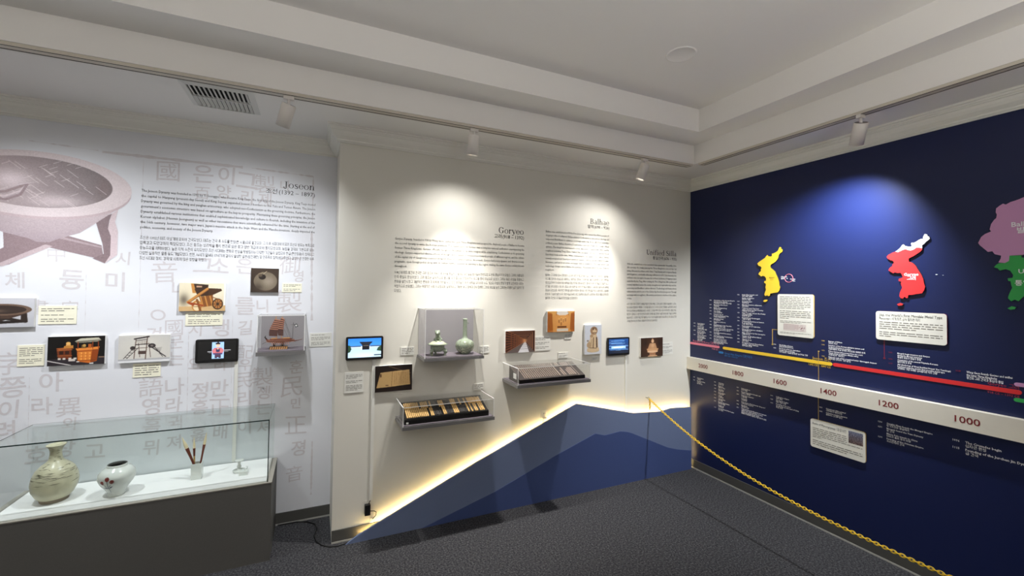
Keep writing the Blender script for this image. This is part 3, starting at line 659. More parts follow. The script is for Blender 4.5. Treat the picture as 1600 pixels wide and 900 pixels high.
# the printed bowl, in wall coordinates: u -6.10..-4.98, v 2.00..2.86
U0, U1, V0, V1 = -6.10, -4.98, 2.02, 2.86
pc = Pic(340, 255, (226, 227, 232), 0)
def q(pts): return [((u-U0)/(U1-U0), (V1-v)/(V1-V0)) for u, v in pts]
def ellp(cx, cv, ru, rv, rot=0, a0=0, a1=360, k=60):
    o = []
    for i in range(k+1):
        a = math.radians(a0+(a1-a0)*i/k); x, y = ru*math.cos(a), rv*math.sin(a)
        o.append((cx+x*math.cos(rot)-y*math.sin(rot), cv+x*math.sin(rot)+y*math.cos(rot)))
    return o
dk, md, lt = (128, 108, 112), (172, 152, 156), (216, 202, 204)
pc.poly(q([(-5.706, 2.276), (-5.63, 2.25), (-5.569, 2.238), (-5.498, 2.215), (-5.38, 2.266), (-5.203, 2.21), (-5.193, 2.143), (-5.243, 2.12), (-5.489, 2.184), (-5.67, 2.059), (-5.78, 2.02), (-5.86, 2.06), (-5.70, 2.17)]), (140, 120, 124))
pc.poly(q([(-5.498, 2.20), (-5.46, 2.19), (-5.70, 2.045), (-5.76, 2.04)]), (186, 168, 172))
pc.poly(q([(-5.43, 2.262), (-5.2, 2.20), (-5.2, 2.19), (-5.45, 2.25)]), (168, 150, 154))
pc.poly(q([(-5.242, 2.385), (-5.153, 2.44), (-5.165, 2.39), (-5.172, 2.33), (-5.155, 2.28), (-5.15, 2.134), (-5.183, 2.082), (-5.25, 2.115), (-5.19, 2.15), (-5.199, 2.221), (-5.22, 2.3)]), dk)
pc.poly(q([(-5.153, 2.44), (-5.118, 2.475), (-5.134, 2.383), (-5.116, 2.312), (-5.116, 2.145), (-5.183, 2.082), (-5.155, 2.14), (-5.155, 2.28), (-5.172, 2.33), (-5.163, 2.39)]), (204, 186, 190))
pc.poly(q([(-5.99, 2.45), (-5.90, 2.40), (-5.93, 2.25), (-5.87, 2.08), (-5.95, 2.06), (-6.0, 2.2), (-5.98, 2.32)]), dk)
body = [(-6.03, 2.52), (-5.95, 2.40), (-5.85, 2.33), (-5.70, 2.27), (-5.583, 2.237), (-5.54, 2.215), (-5.476, 2.217), (-5.419, 2.25), (-5.324, 2.29), (-5.25, 2.355), (-5.159, 2.44), (-5.08, 2.52)]
pc.mask(pc.inpoly(q(body)), np.array((196, 180, 184)) - 40*np.clip((pc.y-.5)/.3, 0, 1)[..., None]*np.array((1, 1, .95)))
pc.poly(q(ellp(-5.548, 2.592, .5, .22, -.02)), (190, 170, 174))
pc.poly(q(ellp(-5.548, 2.612, .502, .222, -.02)), lt)
inn = pc.inpoly(q(ellp(-5.556, 2.622, .402, .172, -.02)))
shade = np.clip((pc.x-.2)/.7, 0, 1)
pc.mask(inn, (np.array((188, 170, 172))*(1-shade[..., None]*.42)))
for (cu, cv, ru, rv, col, op) in ((-5.68, 2.63, .12, .08, (222, 206, 210), .9), (-5.45, 2.5, .2, .06, (214, 198, 202), .8), (-5.2, 2.62, .06, .1, (126, 104, 104), .6)):
    (x_, y_), = q([(cu, cv)]); keep = pc.c.copy(); pc.soft(x_, y_, ru/(U1-U0), rv/(V1-V0), col, op); pc.c = np.where(inn[..., None], pc.c, keep)
random.seed(3)
for k in range(46):
    u = random.uniform(-5.75, -5.2); v = random.uniform(2.5, 2.76)
    if ((u+5.556)/.37)**2+((v-2.622)/.15)**2 > 1: continue
    du, dv = random.choice(((.05, -.04), (.04, .022), (.06, -.05)))
    (a, b), (c_, d_) = q([(u, v), (u+du, v+dv)]); pc.line(a, b, c_, d_, .0028, (226, 212, 214), .7)
for off, wd, col in ((0, .03, (150, 130, 132)), (.03, .022, (206, 190, 194)), (.055, .026, (146, 126, 130))):
    pts = q([(-5.8, 2.52-off*.3), (-5.70, 2.545-off), (-5.63, 2.585-off), (-5.60, 2.60)])
    if off < .06:
        for (a, b), (c_, d_) in zip(pts, pts[1:]): pc.line(a, b, c_, d_, wd*.5, col, .9)
pc.poly(q([(-5.68, 2.585), (-5.535, 2.63), (-5.62, 2.60)]), (224, 210, 214))
pc.grain(3, 6, 4); 
picture(pc, FJ, U0, U1, V0, V1, .0012, 'bowl_print', t, 'mural', (220, 221, 226))

# ================================================================== mounted photographs
def photo(F, u0, u1, v0, v1, pic, label, n=.022):
    t = thing('photo_panel', F((u0+u1)/2, v0, 0), label, 'photograph', 'mounted photographs')
    MB().wbox(F, u0, u1, v0, v1, 0, n).build('board', 'board', t)
    picture(pic, F, u0, u1, v0, v1, n+.0006, 'printed_image', t)
def caption(F, u0, u1, v0, v1, label, rows=6, m='cream', n=.005, gaps=(2,), title=True, mu=.07):
    t = thing('caption_card', F((u0+u1)/2, v0, 0), label, 'caption card', 'caption cards')
    MB().wbox(F, u0, u1, v0, v1, 0, n).build('card', m, t)
    b = MB(); w_ = u1-u0; h = v1-v0
    word_bars(b, F, u0+w_*mu, u1-w_*mu, v1-h*.1, v0+h*.1, rows, n+.0005, .34, gaps=gaps)
    tag(b.build('printed_text', 'grey_ink', t), kind='stuff')

# sundial bowl on its stand
p = Pic(90, 60).grad((204, 204, 210), (186, 186, 192))
p.poly([(.18, .55), (.28, .5), (.3, .8), (.2, .92), (.16, .8)], (44, 36, 34)).poly([(.78, .55), (.88, .5), (.9, .82), (.84, .86), (.78, .75)], (50, 40, 36))
p.poly([(.2, .9), (.24, .8), (.86, .76), (.9, .84)], (38, 32, 30)).poly([(.15, .76), (.5, .62), (.62, .7), (.25, .92)], (52, 42, 38)).poly([(.5, .62), (.86, .78), (.88, .86), (.45, .72)], (46, 38, 36))
p.poly([(.1, .42), (.9, .42), (.78, .6), (.6, .7), (.4, .7), (.2, .58)], (74, 56, 48))
p.ell(.5, .4, .46, .2, (112, 90, 76)).ell(.5, .4, .37, .145, (58, 46, 42)).soft(.38, .44, .16, .06, (120, 100, 86), .8).line(.3, .47, .42, .44, .02, (50, 40, 38)).grain(2)
photo(FJ, -5.825, -5.53, 1.641, 1.835, p, 'photograph of a dark stone sundial bowl on crossed feet')
# wooden clock with celestial cabinet
p = Pic(110, 70, (10, 8, 10))
p.poly([(0, .78), (1, .72), (1, 1), (0, 1)], (44, 38, 44)).line(0, .82, .4, 1, .02, (206, 200, 196)).line(.9, .75, 1, .75, .02, (150, 120, 96)).line(0, .95, .25, 1.02, .012, (30, 26, 30))
p.poly([(.15, .42), (.4, .38), (.42, .8), (.18, .74)], (112, 52, 26)).poly([(.14, .40), (.4, .37), (.46, .42), (.2, .46)], (164, 92, 46))
for i in range(2): p.rect(.2+.1*i, .5, .27+.1*i, .62, (48, 22, 14))
p.line(.17, .48, .42, .46, .012, (190, 112, 56)).line(.17, .66, .42, .66, .012, (170, 96, 46))
p.poly([(.32, .22), (.38, .2), (.4, .36), (.3, .38)], (216, 160, 84)).poly([(.28, .33), (.44, .31), (.44, .40), (.27, .41)], (196, 132, 60)).ell(.35, .24, .04, .05, (230, 180, 104))
p.poly([(.5, .42), (.9, .38), (.86, .88), (.72, .95), (.52, .88)], (202, 106, 38)).poly([(.78, .42), (.9, .38), (.86, .86), (.74, .94)], (146, 66, 22)).poly([(.48, .43), (.8, .4), (.91, .38), (.88, .47), (.5, .50)], (224, 136, 58))
for r in range(3):
    for c_ in range(3): p.rect(.54+.075*c_, .56+.1*r, .6+.075*c_, .635+.1*r, (236, 158, 74)).rect(.545+.075*c_, .575+.1*r, .57+.075*c_, .62+.1*r, (206, 116, 46))
p.line(.5, .53, .88, .5, .01, (130, 60, 22)).line(.52, .86, .84, .84, .012, (120, 52, 20))
p.poly([(.46, .18), (.56, .08), (.88, .06), (.93, .15), (.86, .20), (.5, .24)], (200, 196, 176)).poly([(.46, .18), (.5, .24), (.93, .17), (.92, .13)], (120, 116, 100))
for x in (.52, .78, .88): p.line(x, .2, x, .44, .016, (150, 66, 24))
p.rect(.58, .3, .66, .42, (110, 80, 40)).ell(.63, .33, .03, .05, (190, 150, 80)).rect(.7, .28, .76, .42, (176, 90, 36))
for x in (.2, .28, .38, .47): p.rect(x-.02, .74, x+.03, .80, (214, 206, 196))
p.rect(.36, .78, .48, .86, (206, 196, 188)).rect(.5, .87, .55, .9, (220, 214, 206)).rect(.73, .94, .8, .98, (226, 222, 216)).grain(2)
photo(FJ, -5.457, -5.158, 1.372, 1.571, p, 'photograph of an orange wooden clock cabinet on black')
# pulley crane
p = Pic(110, 70).grad((196, 194, 190), (210, 206, 198)); p.soft(.5, .4, .5, .5, (222, 216, 204), .7).rect(0, .9, 1, 1, (226, 226, 228)).poly([(0, .87), (1, .85), (1, .92), (0, .93)], (178, 178, 180))
k = (46, 38, 40); kb = (92, 66, 56)
for a, b, c_, d_, w_ in ((.33, .12, .30, .85, .016), (.55, .05, .52, .88, .018), (.58, .3, .62, .82, .012), (.38, .3, .41, .8, .012)): p.line(a, b, c_, d_, w_, kb)
p.line(.3, .14, .58, .06, .03, k).line(.33, .35, .56, .33, .02, k).line(.34, .20, .55, .16, .012, k).line(.36, .48, .56, .46, .012, kb)
for i in range(6): p.line(.35+.035*i, .2, .35+.035*i, .34, .006, kb)
p.rect(.38, .58, .52, .7, (80, 64, 60)).ell(.64, .4, .075, .085, (50, 44, 46)).ell(.64, .4, .03, .035, (120, 112, 108)).ell(.27, .47, .05, .07, (64, 56, 56))
p.line(.32, .4, .1, .85, .012, k).line(.38, .46, .16, .85, .012, k).line(.64, .46, .92, .82, .02, k).line(.7, .46, .86, .82, .012, k)
for i in range(5): p.line(.13+.045*i, .80-.08*i, .18+.045*i, .81-.08*i, .01, k)
for i in range(6): p.line(.7+.02*i, .5+.02*i, .84-.01*i, .48+.05*i, .006, (70, 64, 64))
p.grain(2)
photo(FJ, -5.084, -4.787, 1.370, 1.567, p, 'photograph of a dark timber pulley crane on pale grey')
# two-wheeled rocket cart
p = Pic(110, 76).grad((232, 222, 196), (226, 210, 176)); p.rect(.96, 0, 1, 1, (236, 236, 232)).soft(.1, .6, .12, .25, (96, 86, 76), .8).soft(.85, .3, .2, .3, (238, 230, 208), .8).poly([(0, .84), (1, .8), (1, 1), (0, 1)], (206, 170, 120))
wd, wl, wk = (132, 78, 34), (196, 134, 66), (54, 34, 24)
p.poly([(.24, .02), (.62, .06), (.6, .34), (.3, .36)], wk).poly([(.24, .02), (.3, .02), (.36, .36), (.28, .36)], wl).poly([(.6, .18), (.9, .2), (.92, .27), (.62, .5), (.5, .42)], (70, 44, 28)).poly([(.32, .22), (.62, .18), (.62, .44), (.4, .5)], (60, 38, 26))
p.rect(.36, .1, .48, .16, (190, 150, 120)).line(.18, .68, .6, .2, .05, wl).line(.2, .72, .62, .24, .016, wd).poly([(.42, .5), (.72, .42), (.74, .8), (.5, .86)], wd)
for x in (.45, .55, .66): p.line(x, .48, x+.06, .82, .03, wl)
p.ell(.83, .75, .12, .2, wk).ell(.83, .75, .095, .16, (176, 116, 60))
for i in range(8):
    a = i*math.pi/4; p.line(.83, .75, .83+.1*math.cos(a), .75+.17*math.sin(a), .012, wk)
p.ell(.83, .75, .03, .05, wk).ell(.38, .82, .11, .2, wl).ell(.38, .84, .08, .15, (232, 212, 170)).line(.38, .6, .46, 1, .05, wd).line(.3, .84, .48, .84, .014, wd).line(.26, .72, .5, .8, .04, (150, 66, 30)).line(.2, .7, .3, .78, .05, (156, 70, 32)).line(.7, .5, .92, .62, .02, wd).grain(2)
photo(FJ, -4.741, -4.448, 1.738, 1.952, p, 'photograph of a light wooden two-wheeled rocket cart')
# iron bomb
p = Pic(70, 68).grad((58, 44, 34), (40, 30, 24)); p.soft(.5, .9, .5, .2, (74, 56, 42), .7)
p.ell(.52, .54, .42, .39, (112, 100, 84)).soft(.62, .55, .28, .26, (150, 138, 122), .9).soft(.25, .8, .2, .2, (60, 50, 42), .8).ell(.4, .36, .13, .11, (34, 26, 22)).line(.28, .24, .42, .18, .05, (134, 120, 98)).ell(.33, .3, .07, .06, (86, 72, 58)).line(.44, .24, .56, .12, .02, (180, 166, 140)).grain(3, 3)
photo(FJ, -4.281, -4.086, 1.884, 2.077, p, 'photograph of a round iron bomb shell on brown')
# open book
p = Pic(90, 64, (30, 18, 14))
p.poly([(.14, .26), (.46, .23), (.44, .82), (.04, .84)], (190, 156, 104)).poly([(.46, .23), (.92, .2), (.95, .78), (.44, .82)], (196, 160, 106)).line(.46, .23, .44, .82, .01, (110, 80, 50))
for i in range(9): x = .5+.048*i; p.line(x, .27, x-.01+.004*i, .76, .004, (120, 84, 50), .7); p.line(x+.024, .28, x+.014+.004*i, .74, .009, (84, 60, 40), .55)
p.rect(.13, .32, .17, .44, (90, 62, 40)).rect(.28, .74, .36, .78, (120, 90, 60)).line(.36, .03, .96, .34, .016, (190, 160, 120), .5).grain(2)  # the pale diagonal streak is a reflection painted across the picture
photo(FG, -3.373, -3.084, 1.110, 1.316, p, 'photograph of an open old book on dark brown')
# library corridor
p = Pic(90, 62, (58, 34, 26)); vx, vy = .66, .46
p.poly([(0, 0), (1, 0), (vx, vy-.06)], (70, 42, 32)).poly([(0, 1), (1, 1), (vx, vy+.05)], (96, 84, 80)).poly([(.42, 1), (.8, 1), (vx+.02, vy+.05), (vx-.02, vy+.05)], (214, 212, 214))
for i in range(9):
    yy = -.05+i*.13; p.line(0, yy, vx, vy+(yy-vy)*.08, .014, (150, 92, 60))
for i in range(8):
    f = (i/8)**.6; x = vx*f; top = vy*f-.05*(1-f); p.line(x, top*.9, x, 1-(1-vy)*f*.97, .018*(1-f)+.005, (120, 70, 44))
for i in range(7): f = (i/7)**.7; p.line(1-(1-vx)*f, vy*f, 1-(1-vx)*f, 1-(1-vy)*f, .03*(1-f)+.006, (156, 110, 84))
for i in range(5): f = (i/5); p.line(0+vx*f, vy*f*.8, 1-(1-vx)*f, vy*f*.8, .012, (140, 96, 70))
for i in range(4): f = .3+i*.16; p.line(.45+(vx-.45)*f, 1-(1-vy)*f, .9-(.9-vx)*f, 1-(1-vy)*f, .012, (120, 116, 120))
p.soft(vx, vy, .08, .12, (210, 150, 100), .8).grain(2)
photo(FG, -2.26, -1.963, 1.361, 1.559, p, 'photograph of a timber storage corridor with shelves')
# grotto interior
p = Pic(90, 68).grad((206, 156, 88), (176, 108, 46)); p.poly([(.3, .08), (.76, .08), (.86, .3), (.86, 1), (.2, 1), (.2, .3)], (198, 138, 74)).poly([(.34, 0), (.74, 0), (.78, .12), (.66, .2), (.42, .2), (.32, .12)], (206, 200, 192)).line(.34, .02, .32, .2, .01, (84, 60, 40)).line(.74, .02, .78, .2, .01, (84, 60, 40))
p.poly([(0, .05), (.16, .1), (.2, .9), (0, 1)], (166, 96, 38)).poly([(1, .05), (.86, .1), (.82, .9), (1, 1)], (160, 92, 38))
for i in range(5): p.line(.03+.035*i, .15, .04+.032*i, .9, .012, (104, 56, 22), .8); p.line(.86+.032*i, .15, .86+.03*i, .9, .012, (112, 60, 26), .7)
p.rect(.36, .72, .7, .8, (96, 54, 26)).rect(.34, .84, .76, .97, (196, 186, 170))
for x, y in ((.42, .48), (.5, .42), (.58, .46), (.66, .42), (.5, .6)): p.ell(x, y, .03, .1, (146, 94, 50)).ell(x, y-.1, .016, .026, (214, 172, 110))
p.soft(.55, .4, .25, .25, (230, 178, 110), .4).grain(2)
photo(FG, -1.833, -1.535, 1.535, 1.732, p, 'photograph of an orange lit stone grotto interior')
# stone lion
p = Pic(60, 88).grad((188, 194, 204), (198, 200, 206)); st, sd = (198, 174, 140), (104, 80, 62)
p.ell(.5, .88, .36, .06, (184, 166, 136)).poly([(.14, .8), (.84, .78), (.86, .88), (.5, .93), (.14, .88)], st).poly([(.36, .3), (.66, .26), (.78, .5), (.8, .8), (.2, .8), (.14, .66), (.3, .5)], st)
p.ell(.54, .2, .22, .14, (150, 120, 92)).ell(.58, .22, .12, .08, (196, 170, 134)).rect(.46, .09, .7, .12, sd).ell(.5, .15, .06, .03, sd).ell(.66, .16, .04, .025, sd).line(.48, .27, .68, .27, .04, sd)
p.line(.52, .44, .5, .78, .05, sd).line(.7, .44, .72, .76, .07, (66, 50, 42)).line(.42, .5, .36, .7, .03, (150, 126, 98)).ell(.26, .68, .14, .1, (172, 146, 114)).ell(.18, .54, .06, .03, sd, .7).ell(.4, .38, .1, .05, (164, 136, 104)).line(.3, .78, .7, .8, .03, sd).grain(4, 3)
photo(FG, -1.416, -1.218, 1.305, 1.593, p, 'upright photograph of a seated stone lion figure')
# seated figure
p = Pic(80, 62, (58, 38, 28)); p.soft(.5, .5, .4, .5, (104, 66, 44), .8).soft(.2, .3, .15, .2, (40, 26, 22), .7).soft(.85, .3, .15, .25, (44, 30, 26), .7)
cs = (226, 182, 140)
p.poly([(.4, .3), (.66, .3), (.74, .62), (.3, .62)], (196, 146, 104)).ell(.53, .18, .06, .1, cs).ell(.53, .08, .03, .03, (200, 150, 108)).poly([(.26, .58), (.8, .58), (.76, .72), (.3, .72)], (210, 160, 116)).ell(.53, .74, .24, .06, (232, 190, 150)).poly([(.38, .8), (.68, .8), (.66, .96), (.4, .96)], (170, 120, 86)).ell(.53, .97, .22, .05, (206, 160, 122)).soft(.53, .4, .1, .18, (236, 196, 156), .6).grain(2)
photo(FG, -.72, -.421, 1.243, 1.441, p, 'photograph of a pale seated stone figure on dark brown')

# ------------------------------------------------------------------ captions
caption(FJ, -5.517, -5.322, 1.656, 1.781, 'cream caption card beside the sundial photograph', 7, gaps=(2, 4))
caption(FJ, -5.612, -5.479, 1.377, 1.518, 'cream caption card beside the wooden clock photograph', 9, gaps=(5,))
caption(FJ, -5.004, -4.843, 1.259, 1.358, 'cream caption card under the pulley crane photograph', 5, gaps=())
caption(FJ, -4.702, -4.466, 1.627, 1.727, 'cream caption card under the rocket cart photograph', 6, gaps=(2,))
caption(FJ, -4.061, -3.917, 1.886, 1.96, 'cream caption card beside the iron bomb photograph', 5, gaps=(2,))
caption(FJ, -3.847, -3.680, 1.429, 1.545, 'pale caption card beside the ship model case', 9, 'card', gaps=(1, 5))
caption(FG, -3.594, -3.457, 1.12, 1.278, 'pale grey caption card under the palace gate tablet', 11, 'card', gaps=(3, 6))
caption(FG, -3.176, -3.067, 1.389, 1.455, 'small pale caption card left of the celadon case', 4, 'card', gaps=())
caption(FG, -2.508, -2.408, 1.372, 1.433, 'small pale caption card right of the celadon case', 4, 'card', gaps=())
caption(FG, -2.549, -2.455, 1.061, 1.109, 'small pale caption card above the case of movable type', 3, 'card', gaps=())
caption(FG, -1.962, -1.789, 1.366, 1.5, 'pale caption card beside the library corridor photograph', 8, 'card', gaps=(2, 5))
caption(FG, -1.634, -1.561, 1.463, 1.515, 'tiny pale caption card under the orange grotto photograph', 4, 'card', gaps=())
caption(FG, -1.314, -1.252, 1.24, 1.275, 'tiny pale caption card under the stone lion photograph', 3, 'card', gaps=())
caption(FG, -1.702, -1.595, 1.286, 1.339, 'small pale caption card above the carved woodblock case', 4, 'card', gaps=(1,))
caption(FG, -.42, -.259, 1.25, 1.381, 'pale caption card beside the seated figure photograph', 8, 'card', gaps=(1, 4))

# ------------------------------------------------------------------ tablets
def tablet(F, u0, u1, v0, v1, pic, label):
    t = thing('tablet_display', F((u0+u1)/2, v0, 0), label, 'screen', 'wall tablets')
    m = MB(); r = .012; pts = []
    for cx, cy, a in ((u1-r, v0+r, -90), (u1-r, v1-r, 0), (u0+r, v1-r, 90), (u0+r, v0+r, 180)):
        pts += [(cx+r*math.cos(math.radians(a+k*22.5)), cy+r*math.sin(math.radians(a+k*22.5))) for k in range(5)]
    m.prism(F, pts, .008, .026).wbox(F, u0+.05, u1-.05, v0+.04, v1-.04, 0, .008); m.build('housing', 'black', t)
    picture(pic, F, u0+.016, u1-.016, v0+.02, v1-.014, .0266, 'screen', t, 'screen')
p = Pic(96, 58, (8, 8, 9)); p.rect(.36, .06, .68, .93, (150, 184, 224)); 
p.poly([(.42, .36), (.62, .36), (.65, .66), (.38, .66)], (178, 92, 100)).ell(.52, .25, .055, .09, (214, 176, 152)).rect(.46, .1, .58, .18, (26, 24, 30)).rect(.5, .06, .54, .12, (26, 24, 30)).ell(.52, .5, .06, .09, (60, 54, 84)).ell(.42, .52, .05, .12, (190, 110, 116)).ell(.62, .52, .05, .12, (190, 110, 116)).rect(.4, .64, .64, .72, (70, 60, 96)).rect(.44, .72, .6, .86, (70, 50, 70)).rect(.44, .86, .5, .9, (20, 20, 26)).rect(.54, .86, .6, .9, (20, 20, 26)).ell(.52, .42, .02, .03, (220, 200, 150))
p.rect(.25, .54, .36, .57, (190, 190, 196)).rect(.28, .60, .36, .62, (120, 120, 126)).rect(.68, .48, .86, .51, (190, 190, 196)).rect(.68, .56, .8, .58, (150, 150, 156))
tablet(FJ, -4.63, -4.353, 1.342, 1.521, p, 'black tablet showing a standing robed figure on blue')
p = Pic(96, 58).grad((40, 120, 226), (96, 170, 240)); p.rect(0, .42, 1, 1, (176, 210, 236)).soft(.5, .9, .5, .2, (206, 230, 246), .8).rect(0, .38, 1, .44, (60, 84, 120)).rect(0, .44, 1, .47, (214, 230, 240)).rect(.38, .4, .66, .6, (214, 226, 238))
p.poly([(.33, .18), (.73, .18), (.70, .27), (.37, .27)], (22, 26, 38)).rect(.39, .26, .67, .34, (40, 44, 56)).rect(.42, .3, .64, .6, (16, 18, 28)).rect(.45, .36, .61, .4, (90, 84, 80))
p.poly([(0, .34), (.06, .36), (.1, .55), (.06, .7), (0, .74)], (36, 62, 44)).poly([(.9, .5), (1, .4), (1, .7), (.86, .66)], (40, 66, 48)).rect(.78, .86, 1, .92, (40, 50, 60)).grain(2)
tablet(FG, -3.592, -3.316, 1.372, 1.552, p, 'black tablet showing a palace gate under blue sky')
p = Pic(96, 58).grad((30, 70, 130), (16, 34, 70))
for i in range(14): y = .08+i*.06; p.line(random.uniform(-.1, .4), y, random.uniform(.5, 1.1), y+random.uniform(-.03, .05), .03, random.choice(((96, 156, 216), (60, 110, 176), (130, 180, 230))), .6)
p.rect(.12, .5, .86, .66, (150, 190, 232)).rect(.2, .54, .78, .57, (230, 240, 250)).rect(.24, .6, .72, .62, (230, 240, 250)).rect(0, .8, 1, 1, (14, 24, 44)).grain(2)
tablet(FG, -1.145, -.871, 1.279, 1.458, p, 'black tablet showing blue water beside the seated figure photograph')
def raceway(F, u, v0, v1, label):
    tag(MB().wbox(F, u-.012, u+.012, v0, v1, 0, .012).build('cable_cover', 'raceway', None, F(u, v0, 0)), label, 'cable cover', 'vertical cable covers')
raceway(FJ, -4.365, .56, 1.342, 'thin white cable cover from the robed figure tablet down behind the glass case')
raceway(FG, -3.383, .275, 1.372, 'thin white cable cover from the palace gate tablet down the wall')
raceway(FG, -.9, .66, 1.279, 'thin white cable cover from the blue water tablet to the mountain panel')
tag(MB().wbox(FG, -3.386, -3.362, .1, .136, 0, .012).build('cable_cover', 'raceway', None, FG(-3.374, .1, 0)), 'short white cable cover stub at the tip of the mountain panel', 'cable cover', 'vertical cable covers')
t = thing('power_adapter', FG(-3.41, .17, 0), 'black plug-in power adapter low on the white wall', 'adapter')
MB().wbox(FG, -3.43, -3.388, .172, .25, 0, .035).build('body', 'black', t)
MB().tube([FG(-3.39, .195, .015), FG(-3.36, .193, .02), FG(-3.342, .18, .02), FG(-3.345, .155, .018), FG(-3.368, .13, .014)], .003).build('cord', 'cord', t)
MB().tube([FG(-3.40, .25, .012), FG(-3.395, .262, .012), FG(-3.385, .278, .006)], .003).build('cord', 'cord', t)
tag(MB().tube([(-4.05, .43, .006), (-3.91, .425, .006), (-3.83, .39, .006), (-3.775, .33, .006), (-3.76, .244, .006), (-3.781, .15, .006), (-3.765, .06, .006), (-3.727, -.005, .006), (-3.68, -.045, .006), (-3.62, -.06, .006), (-3.522, -.04, .006)], .0045).build('extension_cord', 'cord', None, (-3.76, .2, 0)), 'black cord curling over the carpet round the wall corner', 'cord')
t = thing('power_outlet', FG(-1.849, .698, 0), 'white double socket above the ridge of the mountain panel', 'outlet')
MB().wbox(FG, -1.884, -1.814, .698, .812, 0, .006).build('cover_plate', 'white', t)
for v in (.73, .78):
    s_ = MB().wbox(FG, -1.866, -1.832, v-.015, v+.015, .006, .008).build('socket', 'white', t)
    MB().wbox(FG, -1.858, -1.855, v-.006, v+.008, .008, .0085).wbox(FG, -1.843, -1.840, v-.006, v+.008, .008, .0085).build('slots', 'black', s_)
MB().wbox(FG, -1.868, -1.828, .70, .742, .008, .03).build('plug', 'white', t)

# ================================================================== wall cases with their contents
def wall_case(F, u0, u1, v0, v1, depth, label, shelf_t=.022, back=False, tagged=False):
    t = thing('acrylic_display_case', F((u0+u1)/2, v0, 0), label, 'display case', 'clear wall cases')
    MB().wbox(F, u0-.004, u1+.004, v0, v0+shelf_t, 0, depth+.006).build('shelf', 'shelf', t)
    e = .0035; a = v0+shelf_t
    cov = MB().wbox(F, u0, u1, a, v1, depth-e, depth).build('cover_front', 'acrylic', t)
    MB().wbox(F, u0, u1, v1-e, v1, 0, depth-e).build('cover_top', 'acrylic', t)
    MB().wbox(F, u0, u0+e, a, v1-e, 0, depth-e).build('cover_side', 'acrylic', t); MB().wbox(F, u1-e, u1, a, v1-e, 0, depth-e).build('cover_side', 'acrylic', t)
    g = .0048; m = MB()
    for u in (u0, u1-g): m.wbox(F, u, u+g, a, v1, depth, depth+.0008).wbox(F, u, u+g, v1, v1+.0008, 0, depth)
    m.wbox(F, u0, u1, v1-g, v1, depth, depth+.0008); m.wbox(F, u0-.0008, u0, v1-g, v1, 0, depth)
    m.build('cover_edges', 'acrylic_edge', t)
    MB().wbox(F, u0+.006, u1-.006, a, a+.004, .003, depth-.006).build('liner', 'liner', t)
    if back: MB().wbox(F, u0+.004, u1-.004, a+.004, v1-.005, .001, .004).build('back_panel', 'backing', t)
    if tagged: MB().wbox(F, u0-.001, u0, v0+.07, v0+.115, depth*.72, depth*.72+.06).build('sticker', 'white', t)
    return a+.004
# --- celadon case
zf = wall_case(FG, -3.038, -2.554, 1.368, 1.771, .25, 'tall clear wall case holding two celadon vessels', back=True)
cx, cy = -2.905, -.125; t = thing('incense_burner', (cx, cy, zf), 'pale green celadon incense burner with a lion on its lid', 'incense burner')
body = MB().lathe((cx, cy, zf), [(0, .03), (.035, .032), (.05, .045), (.057, .06), (.056, .075), (.06, .082), (.08, .086), (.082, .092), (.055, .092), (.05, .07), (0, .06)], 36).build('bowl', 'celadon', t)
MB().lathe((cx, cy, zf), [(.0, .118), (.03, .116), (.05, .108), (.058, .098), (.07, .095), (.07, .092), (0, .092)], 36).build('lid', 'celadon_light', t)
for a in (210, 330, 90):
    x, y = cx+.048*math.cos(math.radians(a)), cy+.048*math.sin(math.radians(a)); ox, oy = .012*math.cos(math.radians(a)), .012*math.sin(math.radians(a))
    MB().tube([(x, y, zf+.05), (x+ox*1.4, y+oy*1.4, zf+.04), (x+ox*1.6, y+oy*1.6, zf+.022), (x+ox, y+oy, zf+.012), (x+ox*1.2, y+oy*1.2, zf+.0)], [.011, .017, .014, .008, .012], 10).build('foot', 'celadon', t)
def blob(name, parts, m, parent, voxel):
    """ellipsoids fused into one continuous skin"""
    b = MB()
    for c_, r in parts: b.ball(c_, r, 14)
    o = b.build(name, m, parent); md_ = o.modifiers.new('fuse', 'REMESH'); md_.mode = 'VOXEL'; md_.voxel_size = voxel; md_.use_smooth_shade = True
    return o
L0 = Vector((cx, cy, zf+.112))
blob('lion', [(L0+Vector((.006, .004, .022)), (.024, .028, .022)), (L0+Vector((0, -.006, .042)), (.02, .02, .024)), (L0+Vector((-.006, -.016, .07)), (.022, .021, .02)), (L0+Vector((-.012, -.034, .066)), (.012, .01, .01)),
              (L0+Vector((-.016, -.02, .024)), (.007, .008, .024)), (L0+Vector((.012, -.02, .024)), (.007, .008, .024)), (L0+Vector((-.017, -.026, .005)), (.009, .012, .006)), (L0+Vector((.013, -.026, .005)), (.009, .012, .006)),
              (L0+Vector((.026, .0, .014)), (.012, .018, .014)), (L0+Vector((-.02, .002, .014)), (.012, .018, .014)), (L0+Vector((.018, .024, .045)), (.008, .008, .02)), (L0+Vector((-.022, -.008, .084)), (.006, .006, .006)), (L0+Vector((.01, -.008, .085)), (.006, .006, .006))], 'celadon', t, .003)
cx, cy = -2.672, -.12; t = thing('celadon_bottle', (cx, cy, zf), 'long-necked green celadon bottle with a round belly', 'bottle')
MB().lathe((cx, cy, zf), [(0, 0), (.036, 0), (.04, .006), (.058, .02), (.073, .045), (.078, .07), (.073, .094), (.055, .112), (.03, .122), (.0205, .13), (.018, .15), (.0168, .2), (.0165, .255), (.018, .28), (.0195, .288), (.017, .291), (.012, .288), (.01, .2)], 40).build('body', 'celadon', t)
